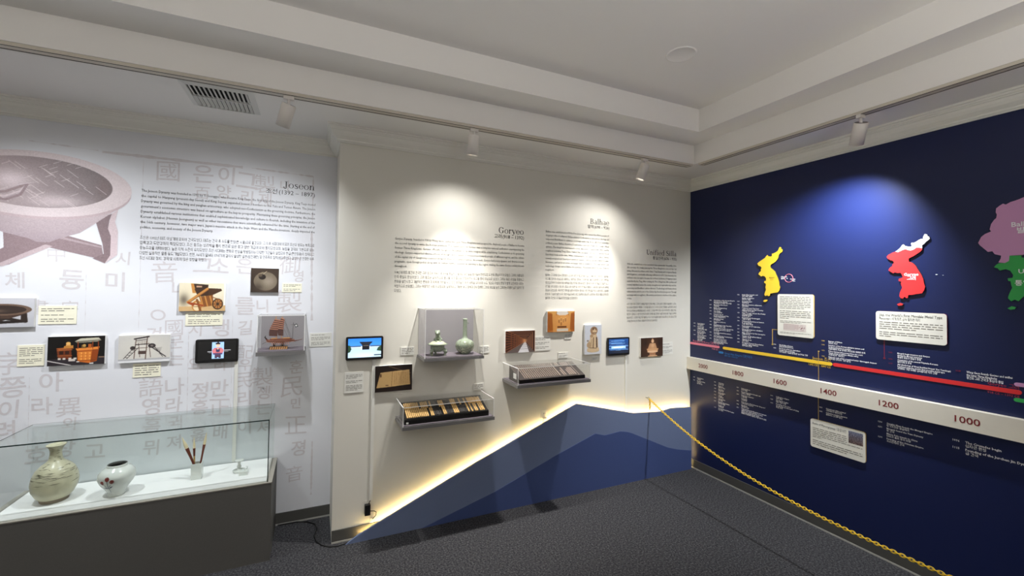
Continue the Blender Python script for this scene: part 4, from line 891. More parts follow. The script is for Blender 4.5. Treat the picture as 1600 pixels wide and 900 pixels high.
MB().tube([(cx+.017, cy-.004, zf+.262), (cx+.026, cy-.006, zf+.262), (cx+.027, cy-.006, zf+.25), (cx+.018, cy-.004, zf+.248)], .0028, 8).build('ring', 'celadon', t)
b = MB()
for k in range(300):
    a = random.uniform(0, 6.28); z = random.uniform(.015, .108); r = np.interp(z, [0, .02, .045, .07, .094, .112], [.04, .058, .073, .078, .073, .055])+.0006
    c_ = Vector((cx+r*math.cos(a), cy+r*math.sin(a), zf+z)); tn = Vector((-math.sin(a), math.cos(a), 0)); up = Vector((0, 0, 1)); s_ = random.uniform(.003, .008); h_ = random.uniform(.002, .005)
    nrm = Vector((math.cos(a), math.sin(a), 0))*.0006
    b.add([c_-tn*s_+nrm, c_+up*h_+nrm, c_+tn*s_+nrm, c_-up*h_+nrm], [(0, 3, 2, 1)])
b.build('inlay', 'celadon_light', t)
# --- movable type case
u0, u1 = -3.204, -2.476
zf = wall_case(FG, u0, u1, .877, 1.047, .302, 'low clear wall case holding a tray of movable type', .026)
def wedge(m, ua, ub, da, db, za, zb, z0, n_lift=0):
    """slanting block: front edge at depth da height za, back edge at depth db height zb"""
    v = [(ua, -da, z0), (ub, -da, z0), (ub, -db, z0), (ua, -db, z0), (ua, -da, za), (ub, -da, za), (ub, -db, zb), (ua, -db, zb)]
    return m.add(v, [(3, 2, 1, 0), (4, 5, 6, 7), (0, 1, 5, 4), (1, 2, 6, 5), (2, 3, 7, 6), (3, 0, 4, 7)])
t = thing('type_tray', (-2.84, -.15, zf), 'sloping black tray with rows of bronze movable type', 'type tray')
DA, DB, ZA, ZB = .275, .06, zf+.035, zf+.115
wedge(MB(), u0+.02, u1-.035, DA, DB, ZA, ZB, zf).build('tray', 'lacquer', t)
MB().wbox(FG, u0+.03, u0+.048, zf+.006, zf+.02, DA, DA+.001).build('number_tag', 'white', t)
def sl(f): return DA+(DB-DA)*f, ZA+(ZB-ZA)*f
ua, ub = u0+.04, u1-.055; n_ = 44
for i in range(n_):
    f = i/n_; gold = f < .33 or .42 < f < .50 or .57 < f < .64 or f > .77
    x0, x1 = ua+(ub-ua)*i/n_, ua+(ub-ua)*(i+1)/n_-.0042
    for r0, r1 in ((.1, .52), (.56, .9)):
        if random.random() < .06: continue
        g = gold if random.random() > .08 else not gold
        (d0, z0), (d1, z1) = sl(r0), sl(r1); h = .006*random.uniform(.6, 1.2)
        wedge(MB(), x0, x1, d0, d1, z0+h, z1+h, min(z0, z1)-.004).build('type_row', 'type_gold' if g else 'type_dark', t)
for f in (.03, .95):
    (d0, z0), (d1, z1) = sl(f-.02), sl(f+.02); wedge(MB(), u0+.02, u1-.035, d0, d1, z0+.007, z1+.007, zf).build('tray_rim', 'lacquer', t)
# --- carved woodblock case
u0, u1 = -2.271, -1.552
zf = wall_case(FG, u0, u1, 1.111, 1.278, .312, 'low clear wall case holding a dark carved printing block', .026, tagged=True)
t = thing('printing_block', (-1.9, -.15, zf), 'sloping dark carved wooden printing block with vertical ridges', 'printing block')
DA, DB, ZA, ZB = .285, .07, zf+.034, zf+.118
wedge(MB(), u0+.03, u1-.04, DA, DB, ZA, ZB, zf).build('block', 'wood_block', t)
MB().wbox(FG, u0+.028, u1-.038, zf+.001, zf+.03, DA, DA+.003).build('dark_front_edge', 'lacquer', t)
ua, ub = u0+.085, u1-.11; n_ = 26
for i in range(n_):
    x0 = ua+(ub-ua)*i/n_; wd = (ub-ua)/n_*(.34 if i < 17 else .62)
    if i in (18, 21): continue
    segs = ((.06, .94),) if i % 3 or i > 17 else ((.06, .42), (.46, .94))
    if i > 17: segs = ((.06, random.uniform(.4, .6)), (random.uniform(.66, .74), .94))
    for r0, r1 in segs:
        (d0, z0), (d1, z1) = sl(r0), sl(r1); wedge(MB(), x0, x0+wd, d0, d1, z0+.005, z1+.005, min(z0, z1)-.004).build('ridge', 'wood_strip', t)
(d0, z0), (d1, z1) = sl(.03), sl(.97); wedge(MB(), u1-.098, u1-.092, d0, d1, z0+.003, z1+.003, zf).build('ridge', 'wood_strip', t)
# --- ship case on the mural wall
u0, u1 = -4.207, -3.881
zf = wall_case(FJ, u0, u1, 1.405, 1.713, .244, 'clear wall case holding a copper sailed ship model', .03, back=True)
cy = .322; t = thing('ship_model', (-4.06, cy, zf), 'model of a wooden sailing warship with ribbed copper sails', 'ship model')
b = MB(); st = [(-4.155, .008, .026, 1.522), (-4.14, .022, .012, 1.513), (-4.1, .03, .006, 1.508), (-4.04, .032, .005, 1.506), (-3.985, .028, .010, 1.508), (-3.958, .018, .02, 1.513)]
hz = 1.484; v = []
for x, hw, lift, top in st: v += [(x, cy-hw, top), (x, cy-hw*.8, hz+lift), (x, cy, hz-.004+lift), (x, cy+hw*.8, hz+lift), (x, cy+hw, top)]
for i in range(len(st)-1):
    for k in range(4): b.add([v[i*5+k], v[i*5+k+1], v[i*5+6+k], v[i*5+5+k]], [(0, 3, 2, 1)])
    b.add([v[i*5], v[i*5+4], v[i*5+9], v[i*5+5]], [(0, 3, 2, 1)])
b.add(v[:5], [(0, 1, 2, 3, 4)]); b.add(v[-5:], [(4, 3, 2, 1, 0)])
b.build('hull', 'hull', t)
MB().box(-4.13, -3.975, cy-.02, cy+.02, 1.508, 1.52).build('deck_house', 'hull', t)
for z in (1.51, 1.498): MB().tube([(x, cy-hw-.001, z) for x, hw, l_, tp in st], .0018, 6).build('rubbing_strake', 'sail', t)
MB().box(-4.12, -4.08, cy-.018, cy+.018, 1.52, 1.526).box(-4.04, -3.99, cy-.016, cy+.016, 1.52, 1.526).build('roof', 'oak', t)
for i in range(9): MB().tube([(-4.115+i*.014, cy-.03, 1.494), (-4.106+i*.014, cy-.044, 1.478)], .0018, 6).build('oar', 'sail', t)
MB().box(-4.105, -4.095, cy-.02, cy+.02, zf+.024, 1.49).box(-4.045, -4.035, cy-.02, cy+.02, zf+.024, 1.49).build('cradle', 'dark_wood', t)
s_ = MB().box(-4.13, -4.004, cy-.03, cy+.03, zf+.0, zf+.02).build('stand', 'dark_wood', t)
for i in range(8): x = -4.128+i*.0155; MB().add([(x, cy-.036, zf+.001), (x+.009, cy-.036, zf+.001), (x+.017, cy-.0305, zf+.022), (x+.008, cy-.0305, zf+.022)], [(0, 1, 2, 3)]).box(x+.004, x+.013, cy-.033, cy-.0302, zf+.002, zf+.021).build('slat', 'oak', s_)
MB().tube([(-3.965, cy, 1.497), (-3.93, cy-.01, 1.504), (-3.9, cy-.015, 1.512)], [.006, .003, .002], 8).build('stern_oar', 'hull', t)
MB().tube([(-4.15, cy, 1.515), (-4.165, cy-.005, 1.535), (-4.158, cy-.008, 1.545)], [.006, .004, .003], 8).build('prow_head', 'dark_wood', t)
MB().tube([(-4.15, cy-.01, 1.5), (-4.18, cy-.02, 1.484)], .0015, 6).build('anchor_pole', 'dark_wood', t)
for x0, xt, z1 in ((-4.085, -4.091, 1.695), (-4.05, -4.046, 1.694)): MB().tube([(x0, cy, 1.52), (xt, cy, z1)], .003, 8).build('mast', 'oak', t)
def sail(bl, br, tl, tr, z0, z1, yy, n):
    s_ = None
    for i in range(n):
        f0, f1 = i/n, (i+.94)/n
        def ed(f, a, b, bul): return a+(b-a)*f-bul*math.sin(math.pi*(1-f)*.5)*math.sin(math.pi*f)
        q0 = [(ed(f0, bl, tl, .014), yy, z0+(z1-z0)*f0+.006*f0), (ed(f0, br, tr, .004), yy, z0+(z1-z0)*f0-.004), (ed(f1, br, tr, .004), yy, z0+(z1-z0)*f1-.004), (ed(f1, bl, tl, .014), yy, z0+(z1-z0)*f1+.006*f1)]
        k = [Vector(p_) for p_ in q0]; kk = [p_+Vector((0, .002, 0)) for p_ in k]
        MB().add(k+kk, [(0, 1, 2, 3), (7, 6, 5, 4), (0, 4, 5, 1), (1, 5, 6, 2), (2, 6, 7, 3), (3, 7, 4, 0)]).build('sail_panel', 'sail' if i % 2 and i > n*.3 else 'sail_dark', t)
sail(-4.135, -4.078, -4.100, -4.062, 1.545, 1.672, cy-.012, 18)
sail(-4.072, -4.036, -4.058, -4.03, 1.545, 1.68, cy-.004, 18)
for a in ((-4.03, 1.678, -3.985, 1.52), (-4.03, 1.65, -3.99, 1.52), (-4.035, 1.6, -4.0, 1.52), (-4.03, 1.66, -3.975, 1.52)): MB().tube([(a[0], cy, a[1]), (a[2], cy, a[3])], .0006, 5).build('rigging_line', 'rope', t)
MB().tube([(-3.972, cy, 1.51), (-3.968, cy, 1.645)], .0014, 6).tube([(-3.985, cy, 1.628), (-3.95, cy, 1.63)], .001, 6).build('flag_pole', 'rope', t)
fl = MB().add([(-3.962, cy, 1.63), (-3.942, cy, 1.636), (-3.933, cy, 1.613), (-3.952, cy, 1.606), (-3.962, cy+.001, 1.63), (-3.942, cy+.001, 1.636), (-3.933, cy+.001, 1.613), (-3.952, cy+.001, 1.606)], [(3, 2, 1, 0), (4, 5, 6, 7)]).build('flag', 'flag', t)
MB().cyl((-3.9475, cy-.0004, 1.621), (-3.9475, cy-.0012, 1.621), .0075, n=14).build('emblem', 'white', fl)

# ================================================================== glass floor case
GX0, GX1, GY0, GY1, ZP, ZG = -5.52, -4.066, -.045, .436, .548, .985
t = thing('floor_display_case', (-4.8, .2, 0), 'long glass topped case on a dark grey plinth', 'display case')
MB().box(GX0-.03, GX1, GY0, GY1, 0, ZP-.006).build('plinth', 'plinth', t)
MB().box(GX0-.032, GX1+.002, GY0-.002, GY1, ZP-.006, ZP).build('plinth_top', 'plinth_edge', t)
MB().box(GX0+.012, GX1-.035, GY0+.02, GY1-.006, ZP, ZP+.006).build('deck', 'deck', t)
gx0, gx1, gy0, gy1, e = GX0, GX1-.024, GY0+.012, GY1-.002, .006
MB().box(gx0, gx1, gy0, gy0+e, ZP, ZG).build('front_pane', 'glass', t)
MB().box(gx0, gx1, gy0+e, gy1, ZG-e, ZG).build('top_pane', 'glass', t)
MB().box(gx0, gx0+e, gy0+e, gy1, ZP, ZG-e).build('side_pane', 'glass', t)
MB().box(gx1-e, gx1, gy0+e, gy1, ZP, ZG-e).build('side_pane', 'glass', t)
MB().box(gx0, gx1, gy1-e, gy1, ZP, ZG-e).build('back_pane', 'glass', t)
g = .0045
ed = MB().box(gx0, gx1, gy0-.0006, gy0+g, ZG, ZG+.0008).box(gx0, gx1, gy0-.0012, gy0-.0004, ZG-e, ZG+.0008)
ed.box(gx1, gx1+.0012, gy0-.001, gy0+g, ZP, ZG).box(gx1-g, gx1+.001, gy0-.0012, gy0-.0004, ZP, ZG)
ed.box(gx1, gx1+.0008, gy0, gy1, ZG-.004, ZG).box(gx0-.0008, gx0, gy0, gy1, ZG-.004, ZG).box(gx0, gx0+g, gy0-.0012, gy0-.0004, ZP, ZG)
ed.box(gx0, gx1, gy1-.002, gy1, ZG, ZG+.0006)
ed.build('pane_edges', 'glass_edge', t)
zd = ZP+.006
# buncheong bottle
cx, cy = -5.300, .185; t = thing('stoneware_bottle', (cx, cy, zd), 'large olive cream stoneware bottle with brushed slip strokes', 'bottle')
BP = [(0, 0), (.062, 0), (.066, .004), (.07, .02), (.088, .04), (.107, .08), (.112, .12), (.106, .16), (.09, .2), (.066, .228), (.043, .247), (.033, .262), (.029, .285), (.028, .31), (.033, .33), (.045, .346), (.048, .352), (.043, .354), (.03, .345), (.022, .32), (.02, .27)]
MB().lathe((cx, cy, zd), BP, 48).build('body', 'buncheong', t)
MB().lathe((cx, cy, zd), [(.0665, .003), (.0705, .019), (.074, .024)], 48).build('foot_ring', 'foot', t)
b = MB()
def decal(m, prof, a0, a1, z0, z1, w_, seg=8, lift=.0007):
    pr, pz = zip(*[(r, z) for r, z in prof]); P0 = []; P1 = []
    for i in range(seg+1):
        f = i/seg; a = a0+(a1-a0)*f; z = z0+(z1-z0)*f; ww = w_*math.sin(math.pi*min(max(f, .08), .92))
        for lst, zz in ((P0, z-ww/2), (P1, z+ww/2)):
            r = np.interp(zz, pz, pr)+lift; lst.append((r*math.cos(a), r*math.sin(a), zz))
    for i in range(seg): m.add([Vector(p_)+Vector((cx, cy, zd)) for p_ in (P0[i], P0[i+1], P1[i+1], P1[i])], [(0, 1, 2, 3)])
mono = BP[2:16]
for k in range(75):
    a = random.uniform(3.4, 6.6); z = random.choice((random.uniform(.15, .345), random.uniform(.12, .2)))
    decal(b, mono, a, a+random.uniform(.15, .7), z, z+random.uniform(-.006, .008), random.uniform(.0015, .0035))
b.build('slip_strokes', 'brushmark', t)
# white jar with flowers
cx, cy = -4.975, .130; t = thing('porcelain_jar', (cx, cy, zd), 'white porcelain jar painted with red flowers', 'jar')
JP = [(0, .0), (.042, 0), (.044, .006), (.046, .025), (.06, .05), (.085, .085), (.097, .115), (.094, .145), (.076, .172), (.055, .183), (.051, .19), (.053, .198), (.05, .2)]
MB().lathe((cx, cy, zd), JP, 48).build('body', 'porcelain', t)
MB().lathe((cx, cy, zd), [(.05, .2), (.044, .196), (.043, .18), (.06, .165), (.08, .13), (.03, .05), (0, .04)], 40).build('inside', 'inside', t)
jm = JP[2:11]; b = MB(); b2 = MB()
A0 = -1.78
for da, z, r in ((0, .135, .016), (-.3, .112, .014), (.26, .117, .014)):
    for k in range(7):
        aa = 6.28*k/7; decal(b, jm, A0+da+math.cos(aa)*r*4-.07, A0+da+math.cos(aa)*r*4+.07, z+math.sin(aa)*r*.55, z+math.sin(aa)*r*.55, r*.8, 4, .0008)
b.build('flowers', 'flower', t)
decal(b2, jm, A0+.02, A0+.05, .118, .03, .0, 8)
for a0, a1, z0, z1, w_ in ((A0-.26, A0, .10, .075, .005), (A0+.22, A0, .10, .075, .005), (A0-.36, A0, .075, .07, .01), (A0+.3, A0+.02, .085, .07, .01)): decal(b2, jm, a0, a1, z0, z1, w_, 8)
for i in range(10):
    a = A0+.01; z = .12-.009*i; decal(b2, jm, a-.02, a+.025, z, z, .011, 3)
b2.build('leaves', 'stemm', t)
# brush pot and three brushes
cx, cy = -4.556, .215; t = thing('brush_pot', (cx, cy, zd), 'square white brush pot behind the glass', 'brush pot')
m = MB(); s0, s1 = .031, .026
m.box(cx-s0, cx+s0, cy-s0, cy-s1, zd, zd+.11).box(cx-s0, cx+s0, cy+s1, cy+s0, zd, zd+.11).box(cx-s0, cx-s1, cy-s1, cy+s1, zd, zd+.11).box(cx+s1, cx+s0, cy-s1, cy+s1, zd, zd+.11).box(cx-s1, cx+s1, cy-s1, cy+s1, zd, zd+.008)
m.build('pot', 'porcelain', t)
for (top, bot, hm, lb, rad) in (((-4.648, .2, .862), (-4.538, .2, zd+.012), 'brown', 'thick brush with red brown handle leaning left in the white pot', .0105), ((-4.584, .235, .842), (-4.572, .222, zd+.012), 'bamboo', 'slim upright brush with bamboo handle in the white pot', .0075), ((-4.512, .25, .862), (-4.552, .232, zd+.012), 'brown', 'dark brown handled brush leaning right in the white pot', .0085)):
    a, b_ = Vector(top), Vector(bot); d_ = (a-b_); t = thing('calligraphy_brush', b_, lb, 'brush', 'calligraphy brushes')
    MB().cyl(b_, b_+d_*.52, rad*.55, rad*.75, 12).build('handle', hm, t)
    MB().cyl(b_+d_*.52, b_+d_*.72, rad*.75, rad*1.1, 12).build('ferrule', 'brown', t)
    MB().cyl(b_+d_*.72, b_+d_*.80, rad, rad*1.05, 12).cyl(b_+d_*.80, b_+d_*1.0, rad*1.05, .001, 12).build('bristles', 'bristle', t)
# little white lamp stand and block
cx, cy = -4.300, .225; t = thing('porcelain_stand', (cx, cy, zd), 'small white porcelain lamp stand with a round top dish', 'lamp stand')
MB().lathe((cx, cy, zd), [(0, 0), (.036, 0), (.04, .006), (.041, .014), (.037, .016), (.034, .01), (.012, .014), (.011, .03), (.015, .036), (.014, .044), (.009, .05), (.009, .07), (.013, .076), (.028, .08), (.03, .085), (.027, .088), (0, .086)], 32).build('stand', 'porcelain', t)
MB().tube([(cx+.036, cy-.01, zd+.014), (cx+.052, cy-.014, zd+.022), (cx+.058, cy-.016, zd+.034), (cx+.046, cy-.013, zd+.036)], .003, 8).build('handle', 'porcelain', t)
t = thing('water_dropper', (-4.262, .16, zd), 'small white square porcelain water dropper beside the lamp stand', 'water dropper')
MB().box(-4.29, -4.234, .135, .185, zd, zd+.027).build('body', 'porcelain', t)
MB().lathe((-4.256, .165, zd+.027), [(.006, 0), (.006, .006), (.003, .008), (0, .008)], 12).build('spout', 'porcelain', t)

# ================================================================== timeline on the navy wall
BT = .052
t = thing('timeline_band', FB(0, 1.078, 0), 'long ivory timeline band with maroon year numbers on the navy wall', 'timeline band')
MB().wbox(FB, 0.003, 5.6, 1.078, 1.210, .001, BT).build('band', 'band', t)
for yr, u in (('2000', .222), ('1800', .637), ('1600', 1.055), ('1400', 1.45), ('1200', 1.848), ('1000', 2.258), ('800', 2.66), ('600', 3.07)):
    m = MB(); put_line(m, FB, yr, u, 1.122, .058, .118 if len(yr) == 4 else .088, 'C', BT+.0008, bold=.012, res=3); m.build('year_number', 'maroon', t)
def bar(u0, u1, v, h, m, label, texts=()):
    t = thing('timeline_bar', FB(u0, v, 0), label, 'timeline bar', 'timeline bars')
    r = h/2; pts = [(u0+r-r*math.cos(math.radians(a)), v-r*math.sin(math.radians(a))) for a in range(-90, 91, 30)][::-1]
    pts = [(u0+r-r*math.cos(math.radians(a)), v+r*math.sin(math.radians(a))) for a in range(90, -91, -30)]+[(u1-r+r*math.cos(math.radians(a)), v+r*math.sin(math.radians(a))) for a in range(-90, 91, 30)]
    MB().prism(FB, pts, 0, .004).build('bar', m, t)
    for body, u, vv, sz, al, mm in texts:
        b = MB(); put_line(b, FB, body, u, vv, sz, align=al, bold=0, res=2); b.build('bar_lettering', mm, t)
bar(.002, .385, 1.361, .024, 'pink', 'pink timeline bar by the room corner', (('Republic of Korea 대한민국', .38, 1.381, .03, 'R', 'pink'), ('1948 CE –', .38, 1.326, .022, 'R', 'pink')))
bar(.425, 1.452, 1.360, .027, 'map_yellow', 'yellow timeline bar above the ivory band', (('Joseon 조선', 1.44, 1.381, .03, 'R', 'map_yellow'), ('1392 CE – 1897 CE', 1.44, 1.326, .022, 'R', 'map_yellow')))
bar(.375, .43, 1.310, .02, 'blue', 'short blue timeline bar under the start of the yellow bar', (('Great Han Empire 대한제국', .445, 1.30, .027, 'L', 'blue'), ('1897 CE – 1910 CE', .445, 1.278, .019, 'L', 'blue')))
bar(1.456, 2.478, 1.361, .027, 'map_red', 'long red timeline bar above the ivory band', (('Goryeo 고려', 2.466, 1.381, .026, 'R', 'red_ink'), ('918 CE – 1392 CE', 2.468, 1.329, .018, 'R', 'red_ink')))
bar(2.447, 3.1, 1.407, .022, 'map_pink', 'lilac timeline bar past the end of the red bar')
bar(2.444, 3.2, 1.315, .022, 'map_green', 'green timeline bar past the end of the red bar')
def column(u, v, entries, label, up=False, pitch=.0143, sz=.0138, ym='wtext', yw=.052, lead=.004, sq=1.0):
    n = sum(len(e[1]) for e in entries)*pitch+lead*(len(entries)-1)
    if up: v = v+n
    t = thing('timeline_entries', FB(u, v-n, 0), label, 'wall text', 'timeline entries')
    yb, tb = MB(), MB()
    for yr, lines in entries:
        if yr: put_line(yb, FB, yr, u, v-sz*.8, sz*.92, bold=.02)
        for ln in lines: put_line(tb, FB, ln, u+yw, v-sz*.8, sz, bold=.026, squeeze=sq); v -= pitch
        v -= lead
    if yb.v: yb.build('years', ym, t)
    tb.build('entries', 'wtext', t)
column(.05, 1.395, [('1988', ['Seoul Summer', '서울 올림픽']), ('1998', ['Inter-Korean', 'summit talks', '남북정상회담 개최']), ('2002', ['World Cup in', 'Korea and Japan', '한일 월드컵']), ('2018', ['Winter Olympics', 'PyeongChang', '평창 동계올림픽', 'Joint team', '공동 입장'])], 'white timeline entries nearest the room corner above the band', True, sq=1.2)
column(.262, 1.392, [('1910', ['Annexation of the Korean Empire', 'and end of the dynasty', '한일병합조약 체결 국권 피탈']), ('1919', ['March First Movement', '삼일운동']), ('1920', ['Battle of Fengwudong', '봉오동 전투']), ('1926', ['June Tenth', '6.10 만세운동']), ('1932', ['Patriotic acts of', 'Lee Bong-chang and Yun', '이봉창 윤봉길 의거']), ('1940', ['Liberation Army', '한국광복군']), ('1945', ['Liberation of Korea', '광복']), ('1948', ['Establishment of the Republic', '대한민국 정부 수립']), ('1950', ['Korean War breaks out and the', 'armistice agreement signed', '한국전쟁']), ('1960', ['April Nineteenth Revolution', '4.19 혁명']), ('1972', ['July Fourth Joint Communique', '7.4 남북공동성명']), ('1980', ['Gwangju Democratic', 'Uprising and the June', 'Democracy Movement', '광주 민주화운동'])], 'tall white column of timeline entries above the year 1800', True, sq=1.3)
column(.592, 1.405, [('1592', ['Imjin War breaks out', '임진왜란 발발']), ('', ['Battle of Hansan', '한산도 대첩']), ('1610', ['Donguibogam', '동의보감']), ('1636', ['Manchu invasion of Joseon', '병자호란']), ('1708', ['Uniform Land Tax Law', 'enforced across the country', '대동법 전국 실시']), ('1725', ['King Yeongjo adopts the Policy', 'of Impartiality', '탕평책 실시']), ('1776', ['Royal library Kyujanggak', '규장각 설치']), ('1796', ['Hwaseong Fortress in Suwon', 'is completed', '수원 화성 완공']), ('1801', ['Persecution of Catholics', '신유박해']), ('1811', ['Hong Gyeong-nae rebellion', '홍경래의 난']), ('1861', ['Map of Korea by Kim Jeong-ho', '대동여지도']), ('1876', ['Treaty of Ganghwa Island', '강화도 조약']), ('1884', ['Gapsin Coup', '갑신정변']), ('1894', ['Donghak Peasant Revolution', 'and the Gabo Reform', '동학농민운동'])], 'tall white column of timeline entries below the yellow map', True, sq=1.38)
column(.962, 1.395, [('1402', ['World Map of Joseon', '혼일강리역대국도지도']), ('1429', ['First Book of Korean Agriculture', 'Straight Talk on Farming', '우리 농업의 기술을 집대성한 농사직설 간행'])], 'white timeline entries below the star chart panel', True)
column(1.372, 1.395, [('1388', ['Retreat of Wihwa', '위화도 회군']), ('1443', ['Invention of the Korean alphabet system and', 'its first publication is written', '세종대왕의 한글 창제와 훈민정음 해례본 반포']), ('1453', ['Prince Suyang seizes power from the court', 'Gyeyu Coup of military officials ruling', '수양대군의 계유정난']), ('1485', ['National code of law completed under Gyeongguk daejeon', '경국대전 (조선의 기본 법전)'])], 'white timeline entries between the yellow and red bars', True, ym='gold_line')
column(1.828, 1.395, [('1231', ['Mongols begin invasions and Goryeo', 'during the Mongol invasions', '몽골의 침입과 삼별초 항쟁']), ('1236', ['Completion of the second Tripitaka Koreana', '팔만대장경 완성']), ('1377', ['Jikji (Anthology of Great Buddhist Priests’ Zen Teachings)', 'is printed using the world’s first movable metal type', '세계에서 가장 오래된 금속활자본 직지 간행'])], 'white timeline entries below the metal type panel', True, ym='red_line', sq=.88)
column(2.188, 1.395, [('918', ['Wang Geon founds Goryeo and unifies', 'the Later Three Kingdoms', '왕건의 고려 건국과 후삼국 통일'])], 'white timeline entries above the end of the red bar', True, ym='red_line', pitch=.0185, sz=.018, sq=.7)
column(.047, 1.0, [('1950', ['United Nations', '국제연합']), ('1969', ['First Moon landing', '인류 최초', '달 착륙 성공'])], 'pair of white timeline entries beneath the band beside the room corner')
column(.32, 1.0, [('1861', ['Civil War', '남북전쟁']), ('1868', ['Meiji era', '메이지 유신']), ('1894', ['First Sino-', '청일전쟁']), ('1904', ['Russo-Japan', '러일전쟁']), ('1911', ['Xinhai', '신해혁명']), ('1914', ['World War', '1차 대전']), ('1917', ['Russian Revolution', '러시아 혁명']), ('', ['League of', '국제연맹']), ('1939', ['Second World War begins', '2차 대전'])], 'tall white column of timeline entries under the year 1800', sq=1.22)
column(.584, 1.0, [('1776', ['Independence', '미국 독립']), ('1789', ['French Revolution breaks out', '프랑스 대혁명']), ('1804', ['Napoleon emperor', '나폴레옹']), ('', ['Industrial', '산업혁명']), ('1840', ['First Opium War between Qing and', '아편전쟁 난징조약']), ('1848', ['Manifesto', '공산당 선언']), ('1851', ['Taiping Heavenly Kingdom movement', 'against the Qing dynasty spreads', 'and is put down by an army', '태평천국운동이 일어나 청나라가 쇠퇴'])], 'white column of timeline entries between the years 1800 and 1600', sq=1.2)
column(.932, 1.0, [('1590', ['Unification of Japan', '일본 통일']), ('1603', ['Edo Bakufu begins', '에도 막부 수립']), ('1616', ['Founding of the Later', 'Jin dynasty and the start of Qing', '후금 건국'])], 'short white timeline entries under the year 1600', sq=1.1)
column(1.352, 1.0, [('1455', ['Gutenberg’s Bible printed', '구텐베르크 활판인쇄']), ('1492', ['Columbus reaches America', '콜럼버스 신대륙 발견'])], 'white timeline entries above the sea battle panel', yw=.05)
column(1.76, 1.0, [('1206', ['Genghis Khan founds the Mongol Empire', '칭기즈칸의 몽골제국']), ('1271', ['Mongols found the Yuan Dynasty', '원 건국']), ('', ['Marco Polo travels to China', '마르코 폴로 중국 여행']), ('1299', ['Founding of the Ottoman Empire', '오스만제국 건국'])], 'four white timeline entries beneath the band right of the sea battle panel', pitch=.0165, sz=.0155)
column(2.17, 1.0, [('1096', ['The Crusades begin', '십자군 원정']), ('1115', ['Founding of the Jurchen Jin Dynasty in China', '금 건국'])], 'larger white entries about the crusades and a founding in China', pitch=.0215, sz=.02, yw=.06)

# ------------------------------------------------------------------ raised maps
YEL = [(1.03,2.347),(1.04,2.341),(1.042,2.329),(1.055,2.317),(1.05,2.299),(1.034,2.291),(1.018,2.273),(1.017,2.258),(1.006,2.235),(.99,2.216),(.97,2.203),(.946,2.191),(.94,2.176),(.944,2.16),(.966,2.143),(.985,2.125),(.994,2.1),(1.01,2.068),(1.022,2.03),(1.024,2.003),(1.032,1.983),(1.024,1.956),(1.01,1.937),(.984,1.933),(.962,1.929),(.939,1.924),(.936,1.906),(.921,1.9),(.909,1.908),(.892,1.9),(.881,1.912),(.888,1.936),(.898,1.959),(.892,1.983),(.898,2.007),(.892,2.019),(.88,2.023),(.881,2.039),(.898,2.043),(.898,2.066),(.884,2.085),(.863,2.089),(.85,2.083),(.833,2.097),(.822,2.106),(.833,2.124),(.85,2.135),(.846,2.148),(.855,2.163),(.846,2.177),(.825,2.185),(.812,2.205),(.829,2.221),(.859,2.239),(.888,2.255),(.901,2.273),(.912,2.282),(.922,2.269),(.95,2.264),(.957,2.277),(.953,2.289),(.971,2.292),(.995,2.302),(1.01,2.312),(1.022,2.338)]
YEL_I = [(.869,1.854),(.884,1.866),(.909,1.867),(.914,1.859),(.896,1.847),(.879,1.845)]
RED_N = [(2.047,2.35),(2.057,2.345),(2.059,2.335),(2.067,2.33),(2.07,2.316),(2.063,2.307),(2.051,2.297),(2.04,2.283),(2.03,2.276),(2.028,2.269),(2.03,2.26),(2.028,2.254),(2.013,2.259),(1.997,2.26),(1.983,2.248),(1.966,2.243),(1.95,2.247),(1.937,2.255),(1.921,2.25),(1.907,2.243),(1.894,2.236),(1.878,2.241),(1.895,2.254),(1.91,2.27),(1.916,2.283),(1.926,2.289),(1.931,2.284),(1.935,2.277),(1.953,2.271),(1.967,2.269),(1.973,2.276),(1.968,2.29),(1.971,2.298),(1.985,2.296),(1.997,2.302),(2.011,2.313),(2.024,2.319),(2.035,2.319),(2.034,2.328),(2.042,2.349)]
RED_S = [(1.878,2.241),(1.894,2.236),(1.907,2.243),(1.921,2.25),(1.937,2.255),(1.95,2.247),(1.966,2.243),(1.983,2.248),(1.997,2.26),(2.013,2.259),(2.028,2.254),(2.029,2.244),(2.018,2.23),(2.002,2.217),(1.983,2.203),(1.962,2.192),(1.954,2.184),(1.956,2.165),(1.974,2.157),(1.993,2.134),(2.004,2.109),(2.02,2.078),(2.033,2.043),(2.037,2.009),(2.043,1.989),(2.037,1.964),(2.026,1.943),(2.01,1.94),(1.991,1.936),(1.972,1.931),(1.951,1.93),(1.947,1.909),(1.937,1.907),(1.93,1.917),(1.919,1.904),(1.907,1.906),(1.899,1.92),(1.902,1.945),(1.91,1.966),(1.916,1.981),(1.908,2.009),(1.911,2.025),(1.895,2.029),(1.897,2.045),(1.908,2.048),(1.92,2.055),(1.914,2.077),(1.906,2.088),(1.888,2.087),(1.874,2.092),(1.865,2.085),(1.85,2.097),(1.836,2.108),(1.844,2.126),(1.862,2.14),(1.858,2.146),(1.87,2.161),(1.863,2.176),(1.848,2.182),(1.833,2.192),(1.826,2.207),(1.836,2.22),(1.86,2.234)]
RED_I = [(1.884,1.862),(1.903,1.872),(1.921,1.865),(1.915,1.856),(1.895,1.852)]
